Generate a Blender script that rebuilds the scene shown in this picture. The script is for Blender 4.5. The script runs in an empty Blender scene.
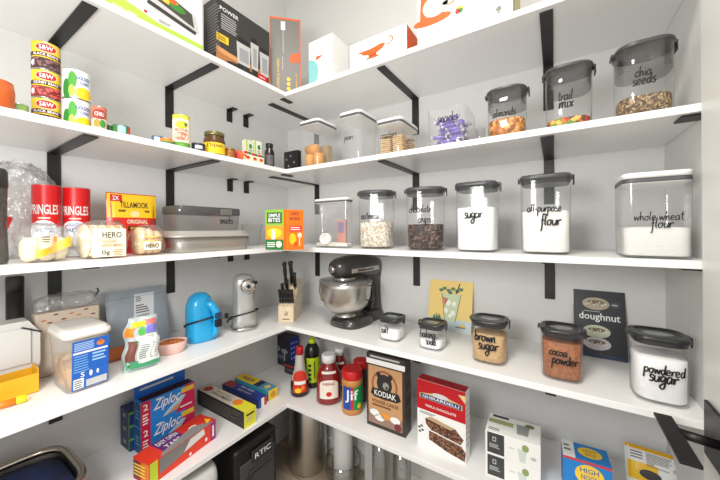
import bpy, bmesh, math, random
from mathutils import Vector, Matrix
random.seed(7)
S = bpy.context.scene
COL = S.collection
PI = math.pi

# ---------------------------------------------------------------- camera, light, exposure
CAM = Vector((1.5556, -1.505, 1.40))
FPX = 303.6; HZ = 229.7
YAW = math.radians(32.67); ROLL = math.radians(0.42)
FW = Vector((-math.sin(YAW), math.cos(YAW), 0)); RT0 = Vector((math.cos(YAW), math.sin(YAW), 0)); ZUP = Vector((0, 0, 1))
RT = RT0*math.cos(ROLL)-ZUP*math.sin(ROLL); UP = RT0*math.sin(ROLL)+ZUP*math.cos(ROLL)
cd = bpy.data.cameras.new('camera'); cam = bpy.data.objects.new('camera', cd); COL.objects.link(cam)
cam.location = CAM; cam.rotation_euler = Matrix((RT, UP, -FW)).transposed().to_euler()
cd.sensor_width = 36; cd.lens = 36*FPX/720; cd.shift_y = -(240-HZ)/720; cd.clip_start = 0.02
S.camera = cam
S.view_settings.view_transform = 'Standard'; S.view_settings.look = 'None'
S.view_settings.gamma = 1; S.view_settings.use_curve_mapping = False
S.view_settings.exposure = 0.16
w = bpy.data.worlds.new('daylight'); S.world = w; w.use_nodes = True
w.node_tree.nodes['Background'].inputs[0].default_value = (1.0, 0.985, 0.96, 1)
w.node_tree.nodes['Background'].inputs[1].default_value = 0.80
def area(name, loc, target, sx, sy, power, color):
    l = bpy.data.lights.new(name, 'AREA'); l.shape = 'RECTANGLE'; l.size = sx; l.size_y = sy
    l.energy = power; l.color = color
    o = bpy.data.objects.new(name, l); COL.objects.link(o); o.location = loc
    o.rotation_euler = (Vector(target)-Vector(loc)).to_track_quat('-Z', 'Y').to_euler()
    return o
area('ceiling_lamp_light', (1.35, -1.45, 2.98), (1.2, -1.2, 0), 0.45, 0.45, 23, (1, 0.95, 0.87))
area('photographer_flash', (1.15, -1.85, 1.62), (0.55, -0.35, 1.3), 0.4, 0.4, 14, (1, 0.985, 0.97))
S.cycles.use_denoising = True
S.cycles.max_bounces = 10; S.cycles.transparent_max_bounces = 24; S.cycles.diffuse_bounces = 5

# ---------------------------------------------------------------- sight-line helpers (measure real positions on the shelves)
def ray(u, v): return FW + RT*((u-360)/FPX) + UP*((HZ-v)/FPX)
def on_z(u, v, z): d = ray(u, v); return CAM + d*((z-CAM.z)/d.z)
def on_y(u, y): d = ray(u, 232); return CAM + d*((y-CAM.y)/d.y)
def on_x(u, x): d = ray(u, 232); return CAM + d*((x-CAM.x)/d.x)
def zv(p): return (Vector((p[0], p[1], 0))-Vector((CAM.x, CAM.y, 0))).dot(FW)
def top_h(p, vt, Z): 
    q = Vector((p[0]-CAM.x, p[1]-CAM.y, 0)); z = zv(p); a = q.dot(RT0)/z
    return CAM.z + z*((HZ-vt)/FPX-a*math.sin(ROLL))/math.cos(ROLL) - Z
ang = lambda u: math.atan((u-360)/FPX)
DEP = 0.40
TOPS = [None, 2.108, 1.713, 1.315, 0.911, 0.513]
TH = 0.0214
def fit(u1, u2, vt, k, vb=None, gap=None, wall='B', hd=0.0):
    """round thing seen between columns u1 and u2: returns centre x, y, radius, height"""
    Z = TOPS[k]; um = 360+FPX*math.tan((ang(u1)+ang(u2))/2); half = (ang(u2)-ang(u1))/2
    if vb is not None:
        p = on_z(um, vb, Z); d = Vector((p.x-CAM.x, p.y-CAM.y, 0)); D = d.length
        r = D*math.sin(half)/(1-math.sin(half)); c = Vector((CAM.x, CAM.y, 0))+d.normalized()*(D+r)
    else:
        r = 0.04
        for _ in range(12):
            c = on_y(um, -DEP+gap+r) if wall == 'B' else on_x(um, DEP-gap-r)
            r = math.hypot(c.x-CAM.x, c.y-CAM.y)*math.sin(half)
    q = Vector((c.x, c.y, 0)); back = (q-Vector((CAM.x, CAM.y, 0))).normalized()
    return q.x, q.y, r, top_h(q-back*r*hd, vt, Z)

# ---------------------------------------------------------------- materials
MATS = {}
def lin(c): return tuple(((x/255)/12.92 if x/255 <= .04045 else ((x/255+.055)/1.055)**2.4) for x in c)
def M(rgb, rough=.45, metal=0, coat=0, bump=0, scale=60, var=0, trans=0):
    key = (tuple(rgb), rough, metal, coat, bump, scale, var, trans)
    if key in MATS: return MATS[key]
    m = bpy.data.materials.new('mat_%d_%d_%d' % tuple(rgb)); m.use_nodes = True; nt = m.node_tree
    b = nt.nodes['Principled BSDF']; c = lin(rgb)
    b.inputs['Base Color'].default_value = (*c, 1); b.inputs['Roughness'].default_value = rough
    b.inputs['Metallic'].default_value = metal
    if coat: b.inputs['Coat Weight'].default_value = coat
    if bump or var:
        tc = nt.nodes.new('ShaderNodeTexCoord'); n = nt.nodes.new('ShaderNodeTexNoise'); n.inputs['Scale'].default_value = scale
        nt.links.new(tc.outputs['Object'], n.inputs['Vector'])
        if bump:
            bp = nt.nodes.new('ShaderNodeBump'); bp.inputs['Strength'].default_value = bump; bp.inputs['Distance'].default_value = .004
            nt.links.new(n.outputs['Fac'], bp.inputs['Height']); nt.links.new(bp.outputs['Normal'], b.inputs['Normal'])
        if var:
            r = nt.nodes.new('ShaderNodeValToRGB'); nt.links.new(n.outputs['Fac'], r.inputs[0])
            r.color_ramp.elements[0].position = .35; r.color_ramp.elements[1].position = .65
            r.color_ramp.elements[0].color = (*[x*(1-var) for x in c], 1); r.color_ramp.elements[1].color = (*[min(1, x*(1+var*.6)) for x in c], 1)
            nt.links.new(r.outputs[0], b.inputs['Base Color'])
    MATS[key] = m; return m
def grain(cols, scale=120, bump=.8, rough=.6):
    """speckled heap of small pieces: voronoi cells in several colours"""
    key = ('g', tuple(cols), scale)
    if key in MATS: return MATS[key]
    m = bpy.data.materials.new('mat_grain'); m.use_nodes = True; nt = m.node_tree; b = nt.nodes['Principled BSDF']
    tc = nt.nodes.new('ShaderNodeTexCoord'); v = nt.nodes.new('ShaderNodeTexVoronoi'); v.inputs['Scale'].default_value = scale
    nt.links.new(tc.outputs['Object'], v.inputs['Vector'])
    sp = nt.nodes.new('ShaderNodeSeparateColor'); nt.links.new(v.outputs['Color'], sp.inputs[0])
    r = nt.nodes.new('ShaderNodeValToRGB'); r.color_ramp.interpolation = 'CONSTANT'; nt.links.new(sp.outputs[0], r.inputs[0])
    for i, c in enumerate(cols):
        if i < 2: e = r.color_ramp.elements[i]
        else: e = r.color_ramp.elements.new(i/len(cols))
        e.position = i/len(cols); e.color = (*lin(c), 1)
    nt.links.new(r.outputs[0], b.inputs['Base Color']); b.inputs['Roughness'].default_value = rough
    bp = nt.nodes.new('ShaderNodeBump'); bp.invert = True; bp.inputs['Strength'].default_value = bump; bp.inputs['Distance'].default_value = .004
    nt.links.new(v.outputs['Distance'], bp.inputs['Height']); nt.links.new(bp.outputs['Normal'], b.inputs['Normal'])
    MATS[key] = m; return m
def clear(name, tint=(.992, .993, .995), edge=(.42, .44, .47), gloss=.095, rough=.09, haze=0, hazecol=(.8, .8, .8), wr=0):
    """thin clear plastic or glass wall"""
    if name in MATS: return MATS[name]
    m = bpy.data.materials.new(name); m.use_nodes = True; nt = m.node_tree; nt.nodes.clear()
    out = nt.nodes.new('ShaderNodeOutputMaterial'); mix = nt.nodes.new('ShaderNodeMixShader')
    tr = nt.nodes.new('ShaderNodeBsdfTransparent'); gl = nt.nodes.new('ShaderNodeBsdfGlossy'); gl.inputs['Roughness'].default_value = rough
    lw = nt.nodes.new('ShaderNodeLayerWeight'); lw.inputs[0].default_value = .25
    ra = nt.nodes.new('ShaderNodeValToRGB'); nt.links.new(lw.outputs['Facing'], ra.inputs[0])
    ra.color_ramp.elements[0].color = (*tint, 1); ra.color_ramp.elements[0].position = .58; ra.color_ramp.elements[1].color = (*edge, 1)
    nt.links.new(ra.outputs[0], tr.inputs[0])
    lf = nt.nodes.new('ShaderNodeLayerWeight'); lf.inputs[0].default_value = .5
    fr = nt.nodes.new('ShaderNodeMath'); fr.operation = 'POWER'; fr.inputs[1].default_value = 4; nt.links.new(lf.outputs['Facing'], fr.inputs[0])
    ad = nt.nodes.new('ShaderNodeMath'); ad.operation = 'MULTIPLY_ADD'; ad.inputs[1].default_value = .55; ad.inputs[2].default_value = gloss-.05
    nt.links.new(fr.outputs[0], ad.inputs[0]); nt.links.new(ad.outputs[0], mix.inputs[0])
    if wr:
        tc = nt.nodes.new('ShaderNodeTexCoord'); n = nt.nodes.new('ShaderNodeTexNoise'); n.inputs['Scale'].default_value = 28; n.inputs['Detail'].default_value = 3
        bp = nt.nodes.new('ShaderNodeBump'); bp.inputs['Strength'].default_value = wr; bp.inputs['Distance'].default_value = .02
        nt.links.new(tc.outputs['Object'], n.inputs['Vector']); nt.links.new(n.outputs['Fac'], bp.inputs['Height'])
        nt.links.new(bp.outputs['Normal'], gl.inputs['Normal'])
    nt.links.new(tr.outputs[0], mix.inputs[1]); nt.links.new(gl.outputs[0], mix.inputs[2])
    last = mix
    if haze:
        df = nt.nodes.new('ShaderNodeBsdfDiffuse'); df.inputs[0].default_value = (*hazecol, 1)
        m2 = nt.nodes.new('ShaderNodeMixShader'); m2.inputs[0].default_value = haze
        nt.links.new(mix.outputs[0], m2.inputs[1]); nt.links.new(df.outputs[0], m2.inputs[2]); last = m2
    nt.links.new(last.outputs[0], out.inputs[0]); MATS[name] = m; return m
CLEAR = clear('clear_plastic')
TUBC = clear('tub_plastic', (.955, .957, .96), (.42, .44, .47), .12, .08, .07, (.80, .81, .82))
SMOKE = clear('smoked_plastic', (.68, .67, .65), (.30, .30, .29), .16, .08, .12, (.25, .245, .24))
FROST = clear('frosted_tub', (.93, .92, .90), (.7, .7, .68), .06, .25, .24, (.82, .80, .77))
WRAP = clear('crinkled_wrap', (.96, .96, .96), (.72, .72, .72), .16, .12, .06, (.9, .9, .88), 1.0)
WHITE = M((240, 240, 238)); BLACK = M((22, 21, 21), .4); INK = M((14, 14, 14), .6)
STEEL = M((196, 192, 186), .22, 1); BRUSH = M((200, 196, 188), .30, 1, 0, .05, 200)
GREYLID = M((70, 71, 73), .3); DARKLID = M((44, 45, 47), .28)

# ---------------------------------------------------------------- mesh building
def prop(o, label=None, cat=None, group=None, kind=None):
    if label: o['label'] = label
    if cat: o['category'] = cat
    if group: o['group'] = group
    if kind: o['kind'] = kind
    return o
def root(name, label, cat, loc, rz=0, group=None):
    o = bpy.data.objects.new(name, None); COL.objects.link(o); o.location = loc; o.rotation_euler = (0, 0, rz); o.empty_display_size = .05
    return prop(o, label, cat, group)
_bc = {}
def bevel_box(w, d, h, b, seg=2):
    key = (round(w, 5), round(d, 5), round(h, 5), b, seg)
    if key in _bc: return _bc[key]
    bm = bmesh.new(); bmesh.ops.create_cube(bm, size=1); bmesh.ops.scale(bm, vec=(w, d, h), verts=bm.verts)
    b2 = min(b, .45*min(w, d, h))
    bmesh.ops.bevel(bm, geom=list(bm.edges), offset=b2, segments=seg, affect='EDGES', profile=.5)
    bm.verts.index_update(); r = ([tuple(v.co) for v in bm.verts], [[v.index for v in f.verts] for f in bm.faces]); bm.free()
    _bc[key] = r; return r
class MB:
    def __init__(s): s.v = []; s.f = []; s.m = []; s.sm = []; s.mats = []
    def add(s, vs, fs, mat, smooth=False, T=None):
        k = len(s.v)
        if T is not None: vs = [tuple(T @ Vector(p)) for p in vs]
        s.v += [tuple(p) for p in vs]
        if mat not in s.mats: s.mats.append(mat)
        mi = s.mats.index(mat)
        for f in fs: s.f.append([i+k for i in f]); s.m.append(mi); s.sm.append(smooth)
        return s
    def box(s, c, size, mat, b=.0015, T=None, rot=None, seg=2):
        vs, fs = bevel_box(*size, b, seg); X = Matrix.Translation(c)
        if rot: X = X @ rot
        if T is not None: X = T @ X
        return s.add(vs, fs, mat, False, X)
    def loft(s, rings, mats, smooth=True, cap0=True, cap1=True, T=None):
        n = len(rings[0]); vs = [p for r in rings for p in r]
        for i in range(len(rings)-1):
            fs = [[i*n+j, i*n+(j+1) % n, (i+1)*n+(j+1) % n, (i+1)*n+j] for j in range(n)]
            m = mats[i] if isinstance(mats, list) else mats
            k = len(s.v)
            if i == 0: s.add(vs, [], m, smooth, T); base = k
            if m not in s.mats: s.mats.append(m)
            for f in fs: s.f.append([q+base for q in f]); s.m.append(s.mats.index(m)); s.sm.append(smooth)
        m0 = mats[0] if isinstance(mats, list) else mats; m1 = mats[-1] if isinstance(mats, list) else mats
        if cap0: s.f.append([base+q for q in reversed(range(n))]); s.m.append(s.mats.index(m0)); s.sm.append(False)
        if cap1: s.f.append([base+(len(rings)-1)*n+q for q in range(n)]); s.m.append(s.mats.index(m1)); s.sm.append(False)
        return s
    def stack(s, prof, mats, n=2, sx=1, sy=1, seg=40, c=(0, 0, 0), cap0=True, cap1=True, T=None, smooth=True):
        """prof: (half width, z); squircle cross sections"""
        rings = []
        for r, z in prof:
            rings.append([(c[0]+x*r*sx, c[1]+y*r*sy, c[2]+z) for x, y in sq(n, seg)])
        return s.loft(rings, mats, smooth, cap0, cap1, T)
    def tube(s, pts, r, mat, seg=8, closed=False, T=None, flat=1):
        pts = [Vector(p) for p in pts]; n = len(pts); rings = []
        up = Vector((0, 0, 1)); prev = None
        for i, p in enumerate(pts):
            a = pts[(i-1) % n] if (closed or i > 0) else p; b = pts[(i+1) % n] if (closed or i < n-1) else p
            t = (b-a).normalized()
            if prev is None: prev = t.cross(up) if abs(t.z) < .95 else t.cross(Vector((1, 0, 0)))
            x = (prev-t*prev.dot(t)).normalized(); y = t.cross(x); prev = x
            rr = r[i] if isinstance(r, (list, tuple)) else r
            rings.append([tuple(p+x*math.cos(2*PI*j/seg)*rr+y*math.sin(2*PI*j/seg)*rr*flat) for j in range(seg)])
        if closed: rings.append(rings[0])
        return s.loft(rings, mat, True, not closed, not closed, T)
    def grid(s, fn, nu, nv, mat, smooth=True, T=None):
        vs = [fn(i/nu, j/nv) for j in range(nv+1) for i in range(nu+1)]
        fs = [[j*(nu+1)+i, j*(nu+1)+i+1, (j+1)*(nu+1)+i+1, (j+1)*(nu+1)+i] for j in range(nv) for i in range(nu)]
        return s.add(vs, fs, mat, smooth, T)
    def decal(s, mp, shape, mat, lay=1):
        vs, fs = shape; return s.add([mp(x, y, .0004*lay) for x, y in vs], fs, mat)
    def build(s, name, parent=None, label=None, cat=None, group=None, kind=None, loc=None, rz=0):
        me = bpy.data.meshes.new(name); me.from_pydata(s.v, [], s.f)
        for m in s.mats: me.materials.append(m)
        me.polygons.foreach_set('material_index', s.m); me.polygons.foreach_set('use_smooth', s.sm); me.update()
        o = bpy.data.objects.new(name, me); COL.objects.link(o)
        if parent: o.parent = parent
        if loc is not None: o.location = loc
        o.rotation_euler = (0, 0, rz)
        return prop(o, label, cat, group, kind)
_sq = {}
def sq(n, seg):
    if (n, seg) not in _sq:
        L = []
        for i in range(seg):
            t = 2*PI*(i+.5)/seg; c, q = math.cos(t), math.sin(t)
            if n > 2: r = 1/((abs(c)**n+abs(q)**n)**(1/n))
            else: r = 1
            L.append((c*r, q*r))
        _sq[(n, seg)] = L
    return _sq[(n, seg)]
def dup(r, loc, rz=None, label=None):
    c = r.copy(); COL.objects.link(c); c.location = loc
    if rz is not None: c.rotation_euler = (0, 0, rz)
    if label: c['label'] = label
    for ch in list(r.children):
        d = ch.copy(); COL.objects.link(d); d.parent = c
        for g in list(ch.children):
            e = g.copy(); COL.objects.link(e); e.parent = d
    return c
# --- surfaces to print on
def flat(o, u, v, n):
    o, u, v, n = map(Vector, (o, u, v, n)); return lambda x, y, l: tuple(o+u*x+v*y+n*l)
def curved(rx, ry, n=2, z0=0, a0=0):
    """x is measured along the front, wraps round a round can"""
    if n == 2:
        def f(x, y, l):
            a = x/rx+a0; return ((rx+l)*math.sin(a), -(ry+l)*math.cos(a), z0+y)
    else:
        def f(x, y, l):
            q = min(.999, abs(x/rx)); return (x, -ry*(1-q**n)**(1/n)-l, z0+y)
    return f
def faces_of(w, d, h):
    return dict(front=flat((-w/2, -d/2, 0), (1, 0, 0), (0, 0, 1), (0, -1, 0)), left=flat((-w/2, d/2, 0), (0, -1, 0), (0, 0, 1), (-1, 0, 0)),
                right=flat((w/2, -d/2, 0), (0, 1, 0), (0, 0, 1), (1, 0, 0)), top=flat((-w/2, -d/2, h), (1, 0, 0), (0, 1, 0), (0, 0, 1)))
# --- 2D shapes
def R(x0, y0, x1, y1, nx=6):
    vs = [(x0+(x1-x0)*i/nx, y) for y in (y0, y1) for i in range(nx+1)]
    return vs, [[i, i+1, nx+2+i, nx+1+i] for i in range(nx)]
def E(cx, cy, rx, ry, seg=20):
    vs = [(cx, cy)]; fs = []
    for k in (1, 2):
        vs += [(cx+rx*k/2*math.cos(2*PI*i/seg), cy+ry*k/2*math.sin(2*PI*i/seg)) for i in range(seg)]
    for i in range(seg):
        j = (i+1) % seg; fs.append([0, 1+i, 1+j]); fs.append([1+i, 1+seg+i, 1+seg+j, 1+j])
    return vs, fs
def G(*pts): return list(pts), [list(range(len(pts)))]
def stripes(x0, y0, x1, y1, n, fill=.45, rag=.25):
    vs, fs = [], []
    rnd = random.Random(int(1e4*abs(x0+y1)))
    for i in range(n):
        ya = y1-(y1-y0)*(i+.5-fill/2)/n; yb = y1-(y1-y0)*(i+.5+fill/2)/n; xe = x1-(x1-x0)*rag*rnd.random()
        k = len(vs); vs += [(x0, yb), (xe, yb), (xe, ya), (x0, ya)]; fs.append([k, k+1, k+2, k+3])
    return vs, fs
_tc = {}
def txt(t, x0, y0, x1, y1, shear=0, slope=0):
    """block lettering stretched into a rectangle"""
    if t not in _tc:
        c = bpy.data.curves.new('t', 'FONT'); c.body = t; c.resolution_u = 2; c.fill_mode = 'FRONT'; c.offset = .012
        o = bpy.data.objects.new('t', c); COL.objects.link(o)
        dg = bpy.context.evaluated_depsgraph_get(); me = bpy.data.meshes.new_from_object(o.evaluated_get(dg))
        _tc[t] = ([(v.co.x, v.co.y) for v in me.vertices], [list(p.vertices) for p in me.polygons])
        bpy.data.objects.remove(o); bpy.data.curves.remove(c); bpy.data.meshes.remove(me)
    vs, fs = _tc[t]
    a, b = min(p[0] for p in vs), max(p[0] for p in vs); c, d = min(p[1] for p in vs), max(p[1] for p in vs)
    out = []
    for x, y in vs:
        X = (x-a)/(b-a); Y = (y-c)/(d-c); out.append((x0+(x1-x0)*X+shear*Y*(y1-y0), y0+(y1-y0)*Y+slope*X*(x1-x0)))
    return out, fs
GL = {
'a': (1.2, ".9,.95 .45,1.05 .1,.6 .2,.1 .5,0 .85,.5 .92,1 .88,.3 1.1,0"), 'b': (1.1, ".1,2 .15,1 .1,.05 .6,0 .9,.45 .6,.95 .15,.6"),
'c': (.95, ".85,.85 .5,1.05 .1,.6 .2,.1 .6,0 .95,.2"), 'd': (1.15, ".85,.8 .4,1 .1,.5 .35,0 .75,.25 .95,2 .9,.4 1.1,0"),
'e': (1.1, ".1,.5 .75,.6 .7,1 .3,1 .1,.5 .3,.02 .95,.15"), 'f': (.85, ".85,1.9 .5,2.1 .35,1.4 .35,-.6 .1,-1.1;.05,.85 .8,1"),
'g': (1.1, ".9,.9 .45,1.05 .1,.6 .35,.1 .8,.5 .95,1 .9,-.7 .4,-1.1 .1,-.6 1.05,.1"), 'h': (1.2, ".15,2.1 .15,0 .35,.8 .75,1 .85,.4 1.05,0"),
'i': (.5, ".2,1 .2,.2 .45,0;.22,1.45 .27,1.55"), 'k': (1, ".15,2 .15,0;.85,1.05 .2,.45 .95,0"), 'l': (.62, ".25,2.1 .15,.4 .45,0"),
'm': (1.6, ".1,1 .15,0 .3,.8 .65,1 .7,0 .85,.8 1.25,1 1.3,.3 1.55,0"), 'n': (1.1, ".1,1 .15,0 .35,.8 .75,1 .85,.3 1.05,0"),
'o': (1.15, ".6,1 .15,.8 .1,.2 .55,0 .9,.4 .75,.95 .45,.9 1.05,.95"), 'p': (1.1, ".15,1.1 .12,-1.1;.15,.7 .6,1.05 .95,.6 .6,.05 .15,.2"),
'r': (.85, ".1,1 .15,0 .3,.75 .75,1 .85,.8"), 's': (.85, ".8,.95 .35,1.05 .2,.7 .75,.4 .6,0 .05,.05"),
't': (.8, ".4,1.9 .35,.3 .75,0;.0,1.2 .8,1.3"), 'u': (1.1, ".1,1 .15,.2 .5,0 .85,.5 .9,1 .9,.2 1.1,0"), 'w': (1.4, ".05,1 .3,0 .6,.9 .95,0 1.25,1"),
'x': (.9, ".1,1 .85,0;.85,1 .1,0"), '-': (.8, ".1,.55 .7,.6"), ' ': (.7, "")}
def hand(t, x0, y0, width, wt=.13, asp=1.45):
    """joined-up handwriting, strokes as ribbons; asp = how tall against wide"""
    tot = sum(GL[c][0] for c in t); k = width/tot; vs, fs = [], []; cx = 0
    for c in t:
        adv, body = GL[c]
        for st in body.split(';') if body else []:
            P = [tuple(map(float, q.split(','))) for q in st.split()]
            Q = []
            for i in range(len(P)-1):
                a = P[max(0, i-1)]; b = P[i]; d = P[i+1]; e = P[min(len(P)-1, i+2)]
                for j in range(4):
                    s = j/4; Q.append(tuple(.5*((2*b[m])+(-a[m]+d[m])*s+(2*a[m]-5*b[m]+4*d[m]-e[m])*s*s+(-a[m]+3*b[m]-3*d[m]+e[m])*s**3) for m in (0, 1)))
            Q.append(P[-1]); n = len(vs)
            Q = [(x0+(cx+x+.12*y)*k, y0+y*k*asp) for x, y in Q]
            for i, q in enumerate(Q):
                a = Q[max(0, i-1)]; b = Q[min(len(Q)-1, i+1)]; dx, dy = b[0]-a[0], b[1]-a[1]; L = math.hypot(dx, dy) or 1
                h = k*wt; vs += [(q[0]-dy/L*h, q[1]+dx/L*h), (q[0]+dy/L*h, q[1]-dx/L*h)]
                if i: fs.append([n+2*i-2, n+2*i-1, n+2*i+1, n+2*i])
        cx += adv
    return vs, fs
def blob(mb, c, w, d, h, mat, e=2.6, noise=.06, seed=0, seg=28, rows=16, T=None):
    """puffy rounded body resting on c"""
    rnd = random.Random(seed); ph = [(rnd.uniform(2, 7), rnd.uniform(2, 7), rnd.uniform(0, 6)) for _ in range(5)]
    def nz(a, b): return 1+noise*sum(math.sin(p*a*1.0+q*b+r) for p, q, r in [(round(p), q, r) for p, q, r in ph])/2.2
    rings = []
    for j in range(1, rows):
        b = -PI/2+PI*j/rows; cb, sb = math.cos(b), math.sin(b); cb = abs(cb)**(2/e); zz = math.copysign(abs(sb)**(2/e), sb); ring = []
        for i in range(seg):
            a = 2*PI*i/seg; ca, sa = math.cos(a), math.sin(a); k = nz(a, b*2)
            ring.append((c[0]+w/2*math.copysign(abs(ca)**(2/e), ca)*cb*k, c[1]+d/2*math.copysign(abs(sa)**(2/e), sa)*cb*k, max(c[2]+.0005, c[2]+h/2*(1+zz*(1+(k-1)*.7)))))
        rings.append(ring)
    return mb.loft(rings, mat, True, True, True, T)

# ---------------------------------------------------------------- the room
def structure(name, mb): return mb.build(name, kind='structure')
WALL = M((217, 217, 215), .75, 0, 0, .06, 45, .015)
structure('wall_left', MB().box((-.05, -1.2, 1.53), (.1, 2.6, 3.06), WALL, .0001))
structure('wall_back', MB().box((1.0, .05, 1.53), (2.2, .1, 3.06), WALL, .0001))
structure('wall_right', MB().box((1.948, -.202, 1.53), (.12, .404, 3.06), WALL, .0001))
structure('trim_1', MB().box((2.02, -.60, 1.53), (.31, .39, 3.06), M((226, 226, 221), .4), .003))
structure('ceiling', MB().box((1.0, -1.2, 3.11), (2.4, 2.7, .1), M((236, 234, 228), .8), .0001))
fm = bpy.data.materials.new('wood_floor'); fm.use_nodes = True; nt = fm.node_tree; b = nt.nodes['Principled BSDF']
tc = nt.nodes.new('ShaderNodeTexCoord'); br = nt.nodes.new('ShaderNodeTexBrick'); br.inputs['Scale'].default_value = 1
br.inputs['Brick Width'].default_value = 1.2; br.inputs['Row Height'].default_value = .13; br.inputs['Mortar Size'].default_value = .002
br.inputs['Color1'].default_value = (*lin((176, 160, 140)), 1); br.inputs['Color2'].default_value = (*lin((156, 140, 122)), 1); br.inputs['Mortar'].default_value = (*lin((90, 78, 66)), 1)
nt.links.new(tc.outputs['Object'], br.inputs['Vector']); nt.links.new(br.outputs[0], b.inputs['Base Color']); b.inputs['Roughness'].default_value = .45
structure('floor', MB().box((1.0, -1.2, -.05), (2.4, 2.7, .1), fm, .0001))
structure('baseboard_left', MB().box((.007, -1.2, .05), (.014, 2.38, .10), M((228, 228, 224), .4), .003))
structure('baseboard_back', MB().box((.95, -.007, .05), (1.87, .014, .10), M((228, 228, 224), .4), .003))

# ---------------------------------------------------------------- shelves with their brackets
SHELF = M((236, 236, 235), .35, 0, 0, .02, 30)
names = ['topmost white corner shelf, holding boxed kitchen appliances', 'white corner shelf second from the top, with stacked food cans on its left arm',
         'white corner shelf at eye level, with bread bags and tall flour and sugar jars', 'white corner shelf carrying the stand mixer and the knife block',
         'lowest white corner shelf, with ketchup and cardboard cartons on it']
BR = M((30, 29, 28), .42)
def bracket(mb, T, L=.38, leg=.19, wd=.037):
    """L bracket: local x along wall, y out of the wall, z=0 at the shelf underside"""
    t = .005
    mb.box((0, L/2+.0005, -t/2-.0004), (wd, L, t), BR, .001, T); mb.box((0, t/2+.0005, -leg/2-.0004), (wd, t, leg), BR, .001, T)
    for z in (.05, .14):
        if z < leg: mb.add(*disc((0, t+.0012, -z), (0, 1, 0), .004), M((70, 70, 70), .3, 1), False, T)
def disc(c, n, r, seg=14):
    n = Vector(n).normalized(); a = n.orthogonal().normalized(); b2 = n.cross(a); c = Vector(c)
    return [tuple(c+a*r*math.cos(2*PI*i/seg)+b2*r*math.sin(2*PI*i/seg)) for i in range(seg)], [list(range(seg))]
TA = lambda y, z: Matrix.Translation((0, y, z)) @ Matrix.Rotation(-PI/2, 4, 'Z')
TB = lambda x, z: Matrix.Translation((x, 0, z)) @ Matrix.Rotation(PI, 4, 'Z')
for k in range(1, 6):
    z = TOPS[k]
    r = root('corner_shelf', names[k-1], 'shelf', (0, 0, z-TH), 0, 'white corner shelves')
    MB().box((DEP/2, -1.30, TH/2), (DEP-.0005, 1.8-.0005, TH), SHELF, .0015).build('shelf_board', r)
    MB().box((.944, -DEP/2, TH/2), (1.8875, DEP-.0005, TH), SHELF, .0015).build('shelf_board', r)
    for x in (.264, .9435, 1.537):
        m = MB(); bracket(m, TB(0, 0)); m.build('bracket', r).location = (x, -.0, 0)
    for y in (-.770, -1.171):
        m = MB(); bracket(m, TA(0, 0)); m.build('bracket', r).location = (0, y, 0)
    for y in (-.341, -.4495):
        m = MB(); bracket(m, TA(0, 0), .055, .068, .034); m.build('corner_brace', r).location = (0, y, 0)
    MB().box((0, 0, -.003), (.028, .065, .005), BR, .001).build('joining_plate', r).location = (.366, -.36, 0)
    MB().box((0, 0, -.003), (.05, .06, .005), BR, .001).build('joining_plate', r).location = (1.86, -.355, 0)

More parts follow.
